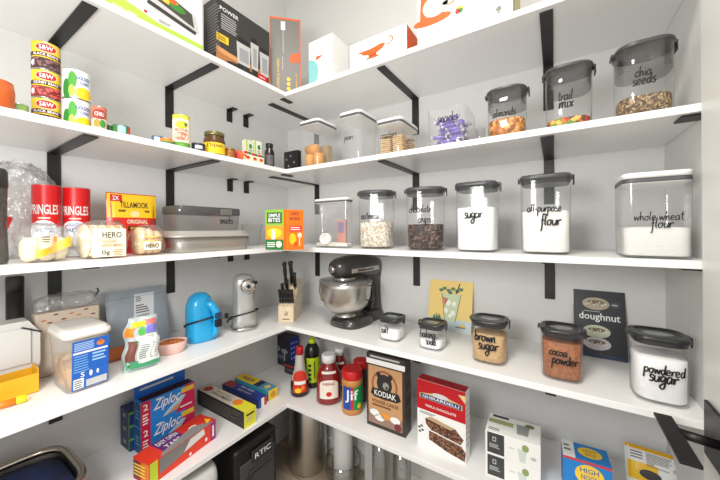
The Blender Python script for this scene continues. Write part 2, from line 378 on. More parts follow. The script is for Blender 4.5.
# ---------------------------------------------------------------- kitchen jars and boxes
def jar(u1, u2, vt, k, words, label, n=4.5, vb=None, gap=None, lid=DARKLID, lidh=.02, rot=0, tx=(.15, .7, .5), fill=.6, content=None, clabel='', ccat='',
        skirt=0, taper=.965, knob=True, asp=1.45, ext=None, hd=0, cname='dry_food', wallthick=.003):
    x, y, r, h = ext or fit(u1, u2, vt, k, vb, gap, 'B', hd)
    r *= .95
    Z = TOPS[k]; g = root('storage_jar', label, 'jar', (x, y, Z+.0004), rot, 'clear clamp-lid storage jars')
    hb = h-lidh; rb = r*.955
    m = MB()
    prof = [(rb*taper*.9, 0), (rb*taper, .006), (rb*(taper+1)/2, hb*.5), (rb, hb-.002)]
    m.stack(prof, CLEAR, n, seg=48, cap1=False)
    m.stack([(rb*taper*.88, .004), (rb*taper*.9, .005)], CLEAR, n, seg=48)
    m.build('jar_body', g)
    # lettering printed on the wall of the jar
    def mp(xx, yy, l):
        t = yy/hb; rr = rb*(taper+(1-taper)*min(1, t)); q = min(.99, abs(xx/rr)); return (xx, -rr*(1-q**n)**(1/n)-l-.0012, yy)
    if words:
        m = MB(); ty = tx[1]*hb
        for i, (wd, xo, ww) in enumerate(words):
            m.decal(mp, hand(wd, -r+2*r*xo, ty-i*tx[2]*r, 2*r*ww, .18, asp), INK, 1)
        m.build('lettering', g, 'black handwritten lettering')
    m = MB()                                                           # lid: rim, cap and oval centre
    if skirt:
        m.stack([(rb*.955, hb-skirt), (rb*.965, hb), (r, hb+.001), (r, hb+lidh*.7), (r*.96, hb+lidh), (r*.5, hb+lidh-.004)], [SMOKE, SMOKE, lid, lid, lid], n, seg=48, cap0=False)
    else:
        m.stack([(rb*.95, hb-.012), (rb*.96, hb-.002), (r*.985, hb), (r, hb+lidh*.6), (r*.95, hb+lidh), (r*.80, hb+lidh), (r*.76, hb+lidh-.004)], lid, n, seg=48)
        m.stack([(r*.55, 0), (r*.5, .002)], M((120, 122, 124), .2), 2, 1, .55, 24, (0, 0, hb+lidh-.0045))  # paler grey oval: the highlight in the lid recess is put into the colour
    L = m.build('lid', g)
    for s in (-1, 1):                                                   # side clamps
        m = MB(); m.box((s*(r+.001), 0, hb+lidh*.6), (.010, r*.5, lidh*.7), lid, .003); m.box((s*(r+.004), 0, hb-(.004 if s > 0 else -.004)), (.004, r*.42, .026 if s > 0 else .012), DARKLID, .0015)
        m.build('clamp', L)
    if content:
        m = MB(); q = (rb*taper-wallthick)*.985
        top = hb*fill; rnd = random.Random(int(u1))
        q2 = (rb*(taper+(1-taper)*fill)-wallthick)*.985
        m.stack([(q*.9, .007), (q, .012), (q2, top-.003), (q2*.96, top), (q2*.5, top+.003*rnd.uniform(-1, 2)), (q2*.1, top+.004)], content, n, seg=48)
        m.build(cname, None, clabel, ccat, None, 'stuff', (x, y, Z+.0004), rot)
    return x, y, r, h
def square_tub(u1, u2, u3, vt, k, label, words=None, gap=.02, tx=(.2, .5, .5), lidh=.024, depth=None, fill=0, content=None, clabel='', ccat='', open_=False, group='clear square push-top containers', hd=0, cname='dry_food', asp=1.4, inkw=.13):
    Z = TOPS[k]; yf = -DEP+gap; a = on_y(u1, yf); b = on_y(u2, yf); w_ = b.x-a.x
    if depth is None:
        d3 = ray(u3, 232); c = CAM+d3*((b.x-CAM.x)/d3.x); depth = abs(c.y-yf)
    h = top_h(b, vt, Z); cx, cy = (a.x+b.x)/2, yf+depth/2
    g = root('storage_container', label, 'container', (cx, cy, Z+.0004), 0, group)
    hb = h-(0 if open_ else lidh); n = 9
    m = MB(); m.stack([(.95, 0), (.965, .006), (.985, hb)], TUBC, n, w_/2, depth/2, 56, cap1=False)
    m.stack([(.94, .004), (.945, .005)], TUBC, n, w_/2, depth/2, 56)
    if open_: m.stack([(.985, hb-.004), (1, hb-.004), (1, hb), (.985, hb)], TUBC, n, w_/2, depth/2, 56, cap0=False, cap1=False)
    m.build('container_body', g)
    if words:
        mp = flat((-w_/2, -depth/2*.975, 0), (1, 0, 0), (0, 0, 1), (0, -1, 0)); m = MB()
        for i, (wd, xo, ww) in enumerate(words): m.decal(mp, hand(wd, w_*xo, tx[1]*hb-i*tx[2]*w_*.5, w_*ww, inkw, asp), INK, 4)
        m.build('lettering', g, 'black handwritten lettering')
    if not open_:
        m = MB(); m.stack([(.97, hb-.002), (.99, hb), (.99, hb+lidh*.45)], [WHITE, M((84, 85, 88), .4)], n, w_/2, depth/2, 56)
        L = m.build('lid', g, 'white lid over a grey gasket')
        m = MB(); m.stack([(1, 0), (1, lidh*.45), (.97, lidh*.55), (.9, lidh*.55)], WHITE, n, w_/2, depth/2, 56, (0, 0, hb+lidh*.45)); m.build('lid_cap', L)
    if content:
        m = MB(); m.stack([(.90, .007), (.93, .011), (.945, hb*fill-.004), (.93, hb*fill), (.4, hb*fill+.004)], content, n, w_/2, depth/2, 56)
        m.build(cname, None, clabel, ccat, None, 'stuff', (cx, cy, Z+.0004))
    return cx, cy, w_, depth, h, Z
FLOUR = M((240, 238, 233), .85, 0, 0, .5, 90); SUGAR = M((246, 246, 246), .8, 0, 0, .4, 300)
# eye-level shelf, right arm
jar(358, 396, 192, 3, [('oatmeal', .14, .50)], 'clear jar of rolled oats standing left of the chocolate chip jar', gap=.03, lid=GREYLID, lidh=.016, fill=.48, tx=(0, .54, 1), rot=.34,
    content=grain([(228, 220, 205), (205, 192, 172), (240, 234, 222), (186, 170, 148)], 150), clabel='pale rolled oats filling half of a clear jar', ccat='oats', cname='rolled_oats', n=3)
jar(405, 447, 189, 3, [('chocolate', .12, .54), ('chips', .34, .30)], 'clear jar of dark chocolate chips standing left of the white sugar jar', gap=.03, lid=GREYLID, lidh=.016, fill=.44, tx=(0, .64, .5), rot=.3,
    content=grain([(52, 38, 34), (92, 70, 62), (38, 28, 26), (120, 98, 90), (66, 50, 46)], 130), clabel='dark brown chocolate chips in the clear jar', ccat='chocolate', cname='chocolate_chips', n=3)
jar(456, 501, 184, 3, [('sugar', .28, .42)], 'clear jar labelled sugar on the eye-level shelf', gap=.03, lid=GREYLID, lidh=.017, fill=.68, tx=(0, .52, 1), content=SUGAR,
    clabel='white granulated sugar filling two thirds of a tall jar', ccat='sugar', cname='granulated_sugar')
jar(519, 574, 177, 3, [('all-purpose', .17, .63), ('flour', .42, .36)], 'clear jar labelled all-purpose flour on the eye-level shelf', gap=.03, lid=GREYLID, lidh=.017, fill=.58, tx=(0, .57, .58), content=FLOUR,
    clabel='all-purpose flour filling a clear clamp-lid jar', ccat='flour', cname='white_flour')
square_tub(623, 697, 0, 168, 3, 'large square container labelled whole wheat flour, right end of the eye-level shelf', [('whole wheat', .16, .68), ('flour', .40, .30)], gap=.015, depth=.17,
           tx=(0, .50, .28), fill=.40, content=FLOUR, clabel='cream whole wheat flour in the large square container', ccat='flour', cname='whole_wheat_flour', lidh=.028)
sx, sy, sw, sd, sh, sZ = square_tub(314, 347, 354, 197, 3, 'square container with white lid and a measuring cup inside, beside the orange carton', None, gap=.03, fill=.10,
           content=grain([(240, 238, 230), (225, 218, 200)], 90), clabel='shallow layer of white powder in the container beside the orange carton', ccat='powder', cname='white_powder', lidh=.02)
m = MB(); m.stack([(.026, 0), (.026, .04), (.023, .04), (.023, .003)], M((235, 232, 228), .4), 2, seg=28, T=Matrix.Translation((0, 0, .0275)) @ Matrix.Rotation(PI/2, 4, 'X') @ Matrix.Translation((0, 0, -.02)))
m.build('measuring_cup', None, 'white measuring cup lying inside the square container on white powder', 'cup', None, None, (sx-.022, sy-.03, sZ+.016), .3)
m = MB(); m.box((0, 0, .055), (.045, .03, .11), M((196, 132, 112), .6), .002); m.box((0, -.0165, .075), (.03, .002, .05), M((120, 110, 150), .5), .0005)
m.build('food_packet', None, 'brown paper packet standing inside the square measuring-cup container', 'packet', None, None, (sx+.026, sy+.035, sZ+.022), .3)

# second shelf, right arm
jar(487, 530, 88, 2, [('almonds', .2, .55)], 'clear jar labelled almonds on the second shelf', gap=.02, n=3, lid=GREYLID, lidh=.010, skirt=.052, fill=.40, tx=(0, .43, 1), hd=.6,
    content=grain([(206, 140, 70), (178, 108, 50), (226, 170, 100), (150, 90, 44)], 75), clabel='brown almonds in the jar left of the trail mix', ccat='nuts', cname='almonds')
jar(544, 596, 66, 2, [('trail', .28, .30), ('mix', .30, .28)], 'clear jar labelled trail mix on the second shelf', gap=.02, n=3, lid=GREYLID, lidh=.012, skirt=.058, fill=.17, tx=(0, .45, .36), hd=.6,
    content=grain([(206, 120, 40), (120, 150, 60), (190, 60, 40), (110, 66, 40), (230, 190, 90)], 75), clabel='colourful trail mix in a shallow layer in its jar', ccat='trail mix', cname='trail_mix')
jar(612, 678, 43, 2, [('chia', .30, .26), ('seeds', .26, .36)], 'clear jar labelled chia seeds, right end of the second shelf', gap=.02, n=3, lid=GREYLID, lidh=.014, skirt=.065, fill=.30, tx=(0, .55, .34), hd=.6,
    content=grain([(150, 124, 92), (112, 90, 68), (190, 164, 124), (90, 74, 60)], 190), clabel='brown chia seeds in their clear jar', ccat='seeds', cname='chia_seeds')
tx_, ty_, tw, td, th, tZ = square_tub(299, 319, 339, 117, 2, 'square container with orange bottles inside, next to the small black box', None, gap=.03, lidh=.024)
m = MB(); m.stack([(.026, 0), (.026, .062), (.023, .066), (.006, .066)], M((226, 158, 66), .45), 2, seg=24)
ob = m.build('snack_cup', None, 'orange pot standing upright, left of two in the square container', 'pot', 'orange pots in the square container', None, (tx_-tw*.20, ty_-td*.22, tZ+.007))
dup(ob, (tx_+tw*.22, ty_-td*.22, tZ+.007), 0, 'orange pot standing upright, right of two in the square container')
c = dup(ob, (tx_-tw*.36, ty_-td*.18, tZ+.1), None, 'orange pot lying on top of the two upright pots'); c.rotation_euler = (0, PI/2, 0)
MB().box((0, 0, .06), (.05, .035, .12), M((176, 150, 108), .7), .002).build('food_packet', None, 'brown cardboard packet behind the orange pots in the square container', 'packet', None, None, (tx_+tw*.18, ty_+td*.2, tZ+.007), 0)
MB().box((0, 0, .045), (.07, .012, .09), M((232, 232, 230), .7), .002, None, Matrix.Rotation(.25, 4, 'Y')).build('paper_packet', None, 'white folded paper slip in the container of orange pots', 'paper', None, None, (tx_-tw*.12, ty_+td*.15, tZ+.02), 0)
square_tub(339, 361, 379, 108, 2, 'tall almost empty square container between the orange pots and the crackers', [('pears', .28, .40)], gap=.02, tx=(0, .47, 1), lidh=.024)
qx, qy, qw, qd, qh, qZ = square_tub(376, 402, 420, 115, 2, 'short square container of crackers on the second shelf', [('crackers', .2, .62)], gap=.02, tx=(0, .54, 1), lidh=.022)
CR = M((226, 190, 130), .7, 0, 0, .6, 150, .12)
m = MB(); m.box((0, 0, .004), (.045, .045, .006), CR, .002)
base = m.build('cracker', None, 'golden cracker in the short square container', 'cracker', 'crackers in the square container', None, (qx, qy, qZ+.008))
rnd = random.Random(3); first = True
for lay in range(11):
    for ix in (-1, 1):
        for iy in (-1, 1):
            p = (qx+ix*(qw*.235)+rnd.uniform(-.002, .002), qy+iy*(qd*.235)+rnd.uniform(-.002, .002), qZ+.007+lay*.0085)
            if lay > 7 and rnd.random() < .5: continue
            if first: base.location = p; first = False
            else: dup(base, p, rnd.uniform(-.08, .08))
nx_, ny_, nw, nd, nh, nZ = square_tub(427, 466, 477, 103, 2, 'open clear container full of purple wrapped candies', [('snacks', .3, .52)], gap=.02, tx=(0, .62, 1), open_=True, group='open clear containers')
PUR = M((118, 92, 190), .3, 0, .4); CW = M((214, 208, 220), .5)
m = MB(); blob(m, (0, 0, 0), .045, .018, .014, PUR, 3, .05, 4, 14, 8)
for s in (-1, 1): m.add([(s*.02, 0, .007), (s*.03, -.008, .013), (s*.03, .008, .013), (s*.03, .008, .002), (s*.03, -.008, .002)], [[0, 1, 2], [0, 2, 3], [0, 3, 4], [0, 4, 1]], CW)
base = m.build('wrapped_candy', None, 'purple wrapped candy in the open container', 'candy', 'purple candies in the open container', None, (nx_, ny_, nZ+.006))
first = True
for lay in range(8):
    for i in range(8):
        p = (nx_+rnd.uniform(-.5, .5)*(nw-.075), ny_-nd*.42+.02+(nd*.84-.04)*i/7, nZ+.006+lay*.0135+rnd.uniform(0, .002))
        if first: base.location = p; base.rotation_euler[2] = .2; first = False
        else: dup(base, p, rnd.uniform(-.35, .35))
x, y, r, h = fit(476, 486, 129, 2, gap=.10)
MB().stack([(r*.8, 0), (r*.82, .004), (r, h), (r*.95, h), (r*.78, .006)], clear('jar_glass'), 2, seg=28, cap1=True).build('glass_cup', None, 'small clear glass cup between the candy container and the almonds', 'cup', None, None, (x, y, TOPS[2]+.0004))

# mixer shelf, right arm
for a in [
 dict(u1=380, u2=405, vt=312.5, vb=343, words=[('salt', .2, .34)], label='small clear jar of salt beside the stand mixer', n=4, fill=.55, content=SUGAR, clabel='white salt in the small jar beside the mixer', ccat='salt', lidh=.010, hd=-.9, tx=(0, .40, 1), cname='table_salt'),
 dict(u1=419, u2=447, vt=318, vb=352, words=[('baking', .16, .60), ('soda', .38, .40)], label='small clear jar of baking soda in front of the drink picture card', n=4, fill=.42, content=SUGAR, clabel='white baking soda in the low small jar', ccat='baking soda', lidh=.010, hd=-.9, tx=(0, .55, .5), cname='baking_soda'),
 dict(u1=471, u2=510, vt=313.5, vb=366.5, words=[('brown', .16, .56), ('sugar', .26, .52)], label='clear jar of brown sugar with black clamp lid', n=3.4, fill=.70, content=M((206, 170, 124), .9, 0, 0, .8, 120, .12), clabel='light brown sugar in a jar between baking soda and cocoa', ccat='sugar', lidh=.011, hd=-.9, tx=(0, .58, .46), cname='brown_sugar'),
 dict(u1=539, u2=586, vt=322, vb=383.5, words=[('cocoa', .22, .40), ('powder', .28, .56)], label='clear jar of brown cocoa powder with black clamp lid', n=3.4, fill=.80, content=M((166, 108, 74), .9, 0, 0, .8, 90, .22), clabel='reddish brown cocoa powder in a clear jar', ccat='cocoa', lidh=.011, hd=-.9, tx=(0, .55, .42), cname='cocoa_powder'),
 dict(u1=627, u2=692, vt=327.5, vb=406.5, words=[('powdered', .18, .66), ('sugar', .26, .46)], label='large clear jar of powdered sugar at the right end of the mixer shelf', n=3.6, fill=.72, content=SUGAR, clabel='fine white powdered sugar in the large jar', ccat='sugar', lidh=.012, hd=-.9, tx=(0, .50, .34), cname='powdered_sugar')]:
    jar(a.pop('u1'), a.pop('u2'), a.pop('vt'), 4, a.pop('words'), a.pop('label'), **a)
# ---------------------------------------------------------------- cartons
def C2(p): return Vector((p.x, p.y, 0))
def carton(PL, PR, depth, h, mat, sides=None, b=.0012):
    """box mesh whose front runs from PL to PR (as seen), depth going away; returns mesh, faces, centre, turn, size"""
    PL, PR = C2(PL), C2(PR); w_ = (PR-PL).length; rz = math.atan2(PR.y-PL.y, PR.x-PL.x)
    nrm = Vector((-math.sin(rz), math.cos(rz), 0)); c = (PL+PR)/2+nrm*depth/2
    m = MB(); m.box((0, 0, h/2), (w_, depth, h), mat, b)
    return m, faces_of(w_, depth, h), c, rz, w_
def put(m, name, label, cat, c, rz, Z, group=None): return m.build(name, None, label, cat, group, None, (c.x, c.y, Z+.0004), rz)
GAPF = lambda u1, u2, gap, wall='B': (on_y(u1, -DEP+gap), on_y(u2, -DEP+gap)) if wall == 'B' else (on_x(u1, DEP-gap), on_x(u2, DEP-gap))
WH = M((238, 238, 235), .5); OR = M((226, 96, 30), .5); RED = M((200, 26, 30), .4); YEL = M((240, 200, 30), .45); GRN = M((60, 130, 50), .5)
BLU = M((24, 70, 160), .4); LIME = M((168, 200, 70), .5); DK = M((52, 50, 50), .45); MID = M((120, 118, 114), .5); ORG = M((240, 130, 30), .5); CREAM = M((238, 226, 196), .6)
BRN = M((110, 66, 36), .6); TAN = M((196, 150, 104), .65); NAVY = M((20, 34, 90), .45); LG = M((190, 190, 188), .5); PINKR = M((190, 20, 80), .45)
# top shelf: griddle, blender, tall box, white box, gravy boat box, mixer box
m, f, c, rz, w_ = carton(*GAPF(60, 204, .03, 'A'), .24, .24, WH)
F_ = f['front']
m.decal(F_, R(0, 0, w_, .035), LIME); m.decal(F_, G((0, .035), (w_*.6, .035), (w_*.45, .050), (0, .075)), LIME, 1)
m.decal(F_, G((w_*.50, .10), (w_*.55, .075), (w_*.93, .060), (w_*.97, .075), (w_*.94, .135), (w_*.58, .17)), LG, 1)
m.decal(F_, G((w_*.53, .085), (w_*.93, .060), (w_*.94, .075), (w_*.54, .100)), DK, 2); m.decal(F_, G((w_*.60, .115), (w_*.92, .085), (w_*.90, .135), (w_*.62, .165)), M((70, 66, 60), .5), 2)
m.decal(F_, E(w_*.70, .135, .035, .015), M((232, 190, 60), .6), 3); m.decal(F_, E(w_*.77, .125, .03, .013), GRN, 4); m.decal(F_, E(w_*.73, .14, .014, .01), OR, 5)
m.decal(F_, E(w_*.52, .052, .006, .005), RED, 3); m.decal(F_, stripes(w_*.62, .038, w_*.72, .052, 3), MID, 3)
m.decal(F_, txt('INCLUDES', w_*.30, .010, w_*.46, .024), WH, 2); m.decal(F_, stripes(w_*.55, .008, w_*.78, .016, 1), WH, 2); m.decal(f['right'], stripes(.03, .04, .2, .2, 8), MID)
put(m, 'griddle_box', 'white appliance box with a lime green bottom band, leftmost on the top shelf', 'box', c, rz, TOPS[1])
A, B = GAPF(217.5, 271, .03, 'A'); d_ = abs(on_y(205, A.y).x-A.x)
m, f, c, rz, w_ = carton(A, B, min(d_, .17), top_h(A, -4, TOPS[1]), DK); F_ = f['front']; h = top_h(A, -4, TOPS[1])
m.decal(F_, R(0, 0, w_, .07*h/.3), M((170, 110, 66), .6)); m.decal(F_, G((0, h*.18), (w_*.5, h*.14), (w_*.5, h*.20), (0, h*.26)), M((206, 150, 90), .6), 2)
m.decal(F_, txt('POWER', w_*.06, h*.84, w_*.38, h*.90), WH, 2); m.decal(F_, stripes(w_*.08, h*.55, w_*.36, h*.80, 7, .35), LG, 2)
m.decal(F_, R(0, h*.34, w_*.2, h*.46), YEL, 3); m.decal(F_, stripes(w_*.03, h*.36, w_*.17, h*.44, 3), DK, 4)
for q, (a, b, cc, d2) in enumerate([(.36, .10, .58, .5), (.62, .12, .74, .62), (.8, .1, .96, .55)]):
    m.decal(F_, G((w_*a, h*b), (w_*cc, h*b), (w_*(cc+.02), h*d2), (w_*(a-.02), h*d2)), LG, 3); m.decal(F_, R(w_*(a+.03), h*(b+.1), w_*(cc-.02), h*(d2-.08)), M((150, 152, 156), .3), 4)
    m.decal(F_, R(w_*a, h*.06, w_*cc, h*(b+.05)), BLACK, 5); m.decal(F_, R(w_*(a+.01), h*d2, w_*(cc-.01), h*(d2+.08)), BLACK, 4)
m.decal(F_, E(w_*.42, h*.07, w_*.26, h*.05), M((34, 33, 34), .4), 6); m.decal(F_, E(w_*.83, h*.10, w_*.10, h*.06), RED, 8); m.decal(F_, txt('NEW', w_*.77, h*.085, w_*.89, h*.115), WH, 9)
m.decal(f['left'], stripes(.03, h*.15, .12, h*.9, 16, .35), MID)
put(m, 'blender_box', 'dark grey appliance box showing a blender and cups, beside the griddle box', 'box', c, rz, TOPS[1])
cen = Vector((.372, -.372, 0)); t = Vector((1, 1, 0)).normalized()*.078
m, f, c, rz, w_ = carton(cen-t, cen+t, .07, .405, M((112, 108, 104), .4)); F_ = f['front']
m.decal(f['right'], R(0, 0, .07, .405), OR); m.decal(F_, R(0, .395, w_, .405), OR); m.decal(F_, R(w_-.006, 0, w_, .405), OR); m.decal(F_, R(0, 0, .003, .405), OR)
m.decal(F_, G((w_*.62, .19), (w_*.7, .17), (w_*.96, .18), (w_*.96, .23), (w_*.7, .22)), OR, 2)
m.decal(F_, R(w_*.36, .34, w_*.5, .385), WH, 2); m.decal(F_, R(w_*.42, .22, w_*.44, .34), LG, 2); m.decal(F_, R(w_*.40, .13, w_*.42, .2), LG, 2)
def vtxt(t, x, y0, y1, hh):
    vs, fs = txt(t, 0, 0, y1-y0, hh); return [(x-b, y0+a) for a, b in vs], fs
m.decal(F_, vtxt('COFFEE & FOAMER', w_*.3, .03, .19, .011), YEL, 2)
for yy in (.035, .06, .085): m.decal(F_, E(w_*.60, yy, .010, .010), YEL, 2)
m.decal(F_, vtxt('HANDHELD SET', w_*.88, .02, .12, .007), YEL, 2)
put(m, 'frother_box', 'tall narrow grey box with orange edges in the corner of the top shelf', 'box', c, rz, TOPS[1])
A, B = GAPF(310, 334, .04); d3 = ray(350, 232); dep = abs((CAM+d3*((B.x-CAM.x)/d3.x)).y-B.y)
m, f, c, rz, w_ = carton(A, B, dep, top_h(B, 32.5, TOPS[1]), WH); F_ = f['front']
hh = top_h(B, 32.5, TOPS[1]); tv, tf = E(0, 0, w_*.42, .07, 24); m.decal(F_, ([(max(0, x+.0), max(.001, y+.07)) for x, y in tv], tf), M((140, 205, 205), .5))
m.decal(F_, G((w_*.30, .125), (w_*.62, .14), (w_*.34, .145)), OR, 2); m.decal(F_, G((w_*.5, .10), (w_*.8, .02), (w_*.95, .05)), M((214, 222, 226), .5), 2)
put(m, 'gift_box', 'small white box with a pale teal circle, left of the gravy boat box', 'box', c, rz, TOPS[1])
A, B = GAPF(351, 408, .03); m, f, c, rz, w_ = carton(A, B, .13, top_h(B, 23, TOPS[1]), WH); F_ = f['front']; h = top_h(B, 23, TOPS[1])
m.decal(f['right'], R(.004, 0, .13, h-.004), OR)
bo = [(.14, .62), (.20, .56), (.26, .46), (.36, .40), (.50, .40), (.60, .48), (.66, .62), (.58, .66), (.40, .60), (.22, .60)]
m.decal(F_, G(*[(w_*a, h*b) for a, b in bo]), OR, 2); m.decal(F_, R(w_*.36, h*.30, w_*.50, h*.40), M((180, 70, 30), .5), 2); m.decal(F_, R(w_*.32, h*.26, w_*.54, h*.31), OR, 3)
v2, f2 = [], []
for i in range(17):
    a = -1.9+i*3.6/16; v2 += [(w_*(.70+.085*math.cos(a)), h*(.68+.14*math.sin(a))), (w_*(.70+.065*math.cos(a)), h*(.68+.11*math.sin(a)))]
    if i: f2.append([2*i-2, 2*i-1, 2*i+1, 2*i])
m.decal(F_, (v2, f2), OR, 2); m.decal(F_, txt('gravy boat', w_*.24, h*.08, w_*.56, h*.17), DK, 2)
put(m, 'gravy_boat_box', 'white box with an orange gravy boat picture and orange end, on the top shelf', 'box', c, rz, TOPS[1])
A, B = GAPF(419, 516, .03); m, f, c, rz, w_ = carton(A, B, .22, .30, WH); F_ = f['front']
m.decal(F_, R(0, 0, w_, .0025), DK); m.decal(f['right'], R(.0, 0, .22, .3), M((196, 186, 120), .5)); m.decal(F_, R(w_-.004, 0, w_, .3), DK, 2)
m.decal(F_, E(w_*.17, .095, .075, .018), OR, 2); m.decal(F_, G((w_*.03, .095), (w_*.09, .09), (w_*.13, .16), (w_*.10, .26), (w_*.05, .26)), OR, 3); m.decal(F_, G((w_*.05, .22), (w_*.09, .28), (w_*.34, .26), (w_*.36, .22), (w_*.3, .2)), OR, 3)
m.decal(F_, E(w_*.21, .145, .05, .042), LG, 4); m.decal(F_, E(w_*.19, .150, .02, .030), WH, 5); m.decal(F_, E(w_*.34, .135, .03, .008), TAN, 3); m.decal(F_, E(w_*.35, .14, .02, .008), CREAM, 4)
m.decal(F_, E(w_*.47, .085, .035, .012), M((226, 222, 214), .5), 3); m.decal(F_, E(w_*.475, .095, .014, .012), YEL, 4); m.decal(F_, E(w_*.455, .09, .008, .010), RED, 5); m.decal(F_, E(w_*.49, .09, .008, .009), GRN, 5)
m.decal(F_, E(w_*.86, .045, .009, .009), MID, 2); m.decal(F_, R(w_*.84, .03, w_*.88, .034), MID, 3)
put(m, 'mixer_box', 'large white box with an orange stand mixer picture, right end of the top shelf boxes', 'box', c, rz, TOPS[1])

# ---------------------------------------------------------------- cans and small food on the second shelf, left arm
TIN = M((190, 188, 182), .3, 1)
def can(name, label, cat, u1, u2, vt, k, gap=None, group=None, bands=None, art=None, ext=None, z0=0, vb=None, turn=None, low=None, cols=None):
    x, y, r, h = ext or fit(u1, u2, vt, k, vb, gap, 'A')
    h = h-z0; rz = turn if turn is not None else math.atan2(CAM.y-y, CAM.x-x)+PI/2
    m = MB(); body = cols or [YEL]
    n = len(body); zs = [.004+(h-.008)*i/n for i in range(n+1)]
    prof = [(r*.96, 0), (r, .002)]+[p for i in range(n) for p in ((r*.985, zs[i]), (r*.985, zs[i+1]))]+[(r, h-.002), (r*.97, h), (r*.93, h), (r*.92, h-.002)]
    mats = [TIN, TIN]
    for i in range(n): mats += [body[i], body[i]]
    mats = mats[:len(prof)-4]+[TIN]*3
    m.stack(prof, mats, 2, seg=36)
    if art: art(m, curved(r*.985, r*.985, 2), r, h)
    return m.build(name, None, label, cat, group, None, (x, y, TOPS[k]+.0004+z0), rz), (x, y, r, h)
def art_bean(words, bean):
    def f(m, C, r, h):
        m.decal(C, R(-r*1.5, h*.03, r*1.5, h*.42, 16), bean, 1)
        rnd = random.Random(5)
        for i in range(44): m.decal(C, E(rnd.uniform(-1.4, 1.4)*r, h*rnd.uniform(.08, .38), .0045, .0028, 6), M(tuple(int(min(255, x*1.7+24)) for x in bean_col), .4), 2)
        m.decal(C, R(-r*1.5, h*.46, r*1.5, h*.60, 16), M((70, 36, 40), .5), 2); m.decal(C, txt(words, -r*.9, h*.485, r*.9, h*.575), WH, 3)
        m.decal(C, E(0, h*.78, r*.72, h*.14), RED, 2); m.decal(C, E(0, h*.78, r*.78, h*.155), M((240, 236, 220), .5), 1); m.decal(C, txt('S&W', -r*.48, h*.70, r*.48, h*.86), WH, 3)
        m.decal(C, E(-r*1.0, h*.22, r*.18, h*.10, 10), WH, 3)
    return f
x, y, r, H = fit(32, 62, 46, 2, gap=.11, wall='A'); hc = H/3
for i, (wd, bc, lb) in enumerate([('BLACK BEANS', (70, 40, 36), 'yellow bean can at the bottom of the stack of three'), ('KIDNEY BEANS', (120, 40, 36), 'yellow kidney bean can in the middle of the stack of three'),
                                  ('BLACK BEANS', (62, 40, 40), 'yellow black bean can on top of the stack of three')]):
    bean_col = bc
    can('food_can', lb, 'can', 0, 0, 0, 2, 0, 'stacked yellow bean cans', art=art_bean(wd, M(bc, .5)), ext=(x, y, r, hc*(i+1)-.0006), z0=hc*i, cols=[YEL])
def art_corn(m, C, r, h):
    m.decal(C, R(-r*1.5, 0.004, r*1.5, h*.5, 16), M((224, 226, 216), .5), 1); m.decal(C, E(r*.55, h*.22, r*.7, h*.20), M((246, 200, 20), .5), 2); m.decal(C, E(-r*.75, h*.30, r*.36, h*.34), M((40, 120, 40), .5), 2)
    m.decal(C, E(-r*.3, h*.62, r*.3, h*.28), M((70, 150, 50), .5), 3); m.decal(C, E(-r*.35, h*.25, r*.22, h*.2), M((160, 200, 70), .5), 4); m.decal(C, txt('GOLDEN', -r*.05, h*.66, r*1.0, h*.78), BLU, 4); m.decal(C, txt('CORN', r*.2, h*.5, r*.9, h*.61), BLU, 4)
    rnd = random.Random(8)
    for i in range(30): m.decal(C, E(r*rnd.uniform(0, 1.1), h*rnd.uniform(.08, .34), .003, .003, 6), YEL, 3)
x, y, r, H = fit(63, 92, 73, 2, gap=.06, wall='A'); hc = H/2
for i, lb in enumerate(['green and white corn can, lower of the stacked pair', 'green and white corn can, upper of the stacked pair']):
    can('food_can', lb, 'can', 0, 0, 0, 2, 0, 'stacked corn cans', art=art_corn, ext=(x, y, r, hc*(i+1)-.0006), z0=hc*i, cols=[M((222, 226, 220), .5)])
def art_veg(m, C, r, h):
    m.decal(C, E(0, h*.68, r*.9, h*.2), M((150, 50, 40), .5), 2); m.decal(C, txt('CHILI', -r*.6, h*.6, r*.6, h*.76), WH, 3); m.decal(C, E(-r*.3, h*.3, r*.4, h*.16), ORG, 2); m.decal(C, E(r*.4, h*.3, r*.4, h*.16), GRN, 3)
can('food_can', 'small can with a red and green label right of the corn cans', 'can', 92, 108, 108, 2, .03, None, art=art_veg, cols=[M((210, 190, 170), .5), M((196, 110, 80), .5)])
def art_tuna(m, C, r, h): m.decal(C, R(-r*.4, h*.15, r*.5, h*.85), M((150, 190, 214), .5), 2); m.decal(C, R(r*.8, h*.15, r*1.3, h*.85), M((200, 60, 40), .5), 2)
can('fish_tin', 'flat green tin with a pale blue patch beside the small can', 'tin', 113, 131, 126.5, 2, .012, None, art=art_tuna, cols=[M((52, 116, 60), .5)])
can('fish_tin', 'flat dark green tin at the left, hidden behind the small can', 'tin', 106, 115, 125.5, 2, .05, None, cols=[M((40, 80, 50), .5)])
can('fish_tin', 'flat tin with a blue and silver side, left of the tall pork can', 'tin', 152, 164, 136.5, 2, .05, None, cols=[M((70, 110, 140), .5)], art=lambda m, C, r, h: m.decal(C, R(-r*.5, h*.2, r*.4, h*.8), WH, 2))
can('fish_tin', 'flat tin with an orange and green label, touching the tall pork can', 'tin', 161, 173.5, 139, 2, .015, None, cols=[M((70, 130, 70), .5), ORG], art=None)
can('fish_tin', 'low pale tin lying far left behind the bean cans', 'tin', 8, 30, 105, 2, .05, None, cols=[M((196, 196, 180), .5), M((120, 160, 80), .5)])
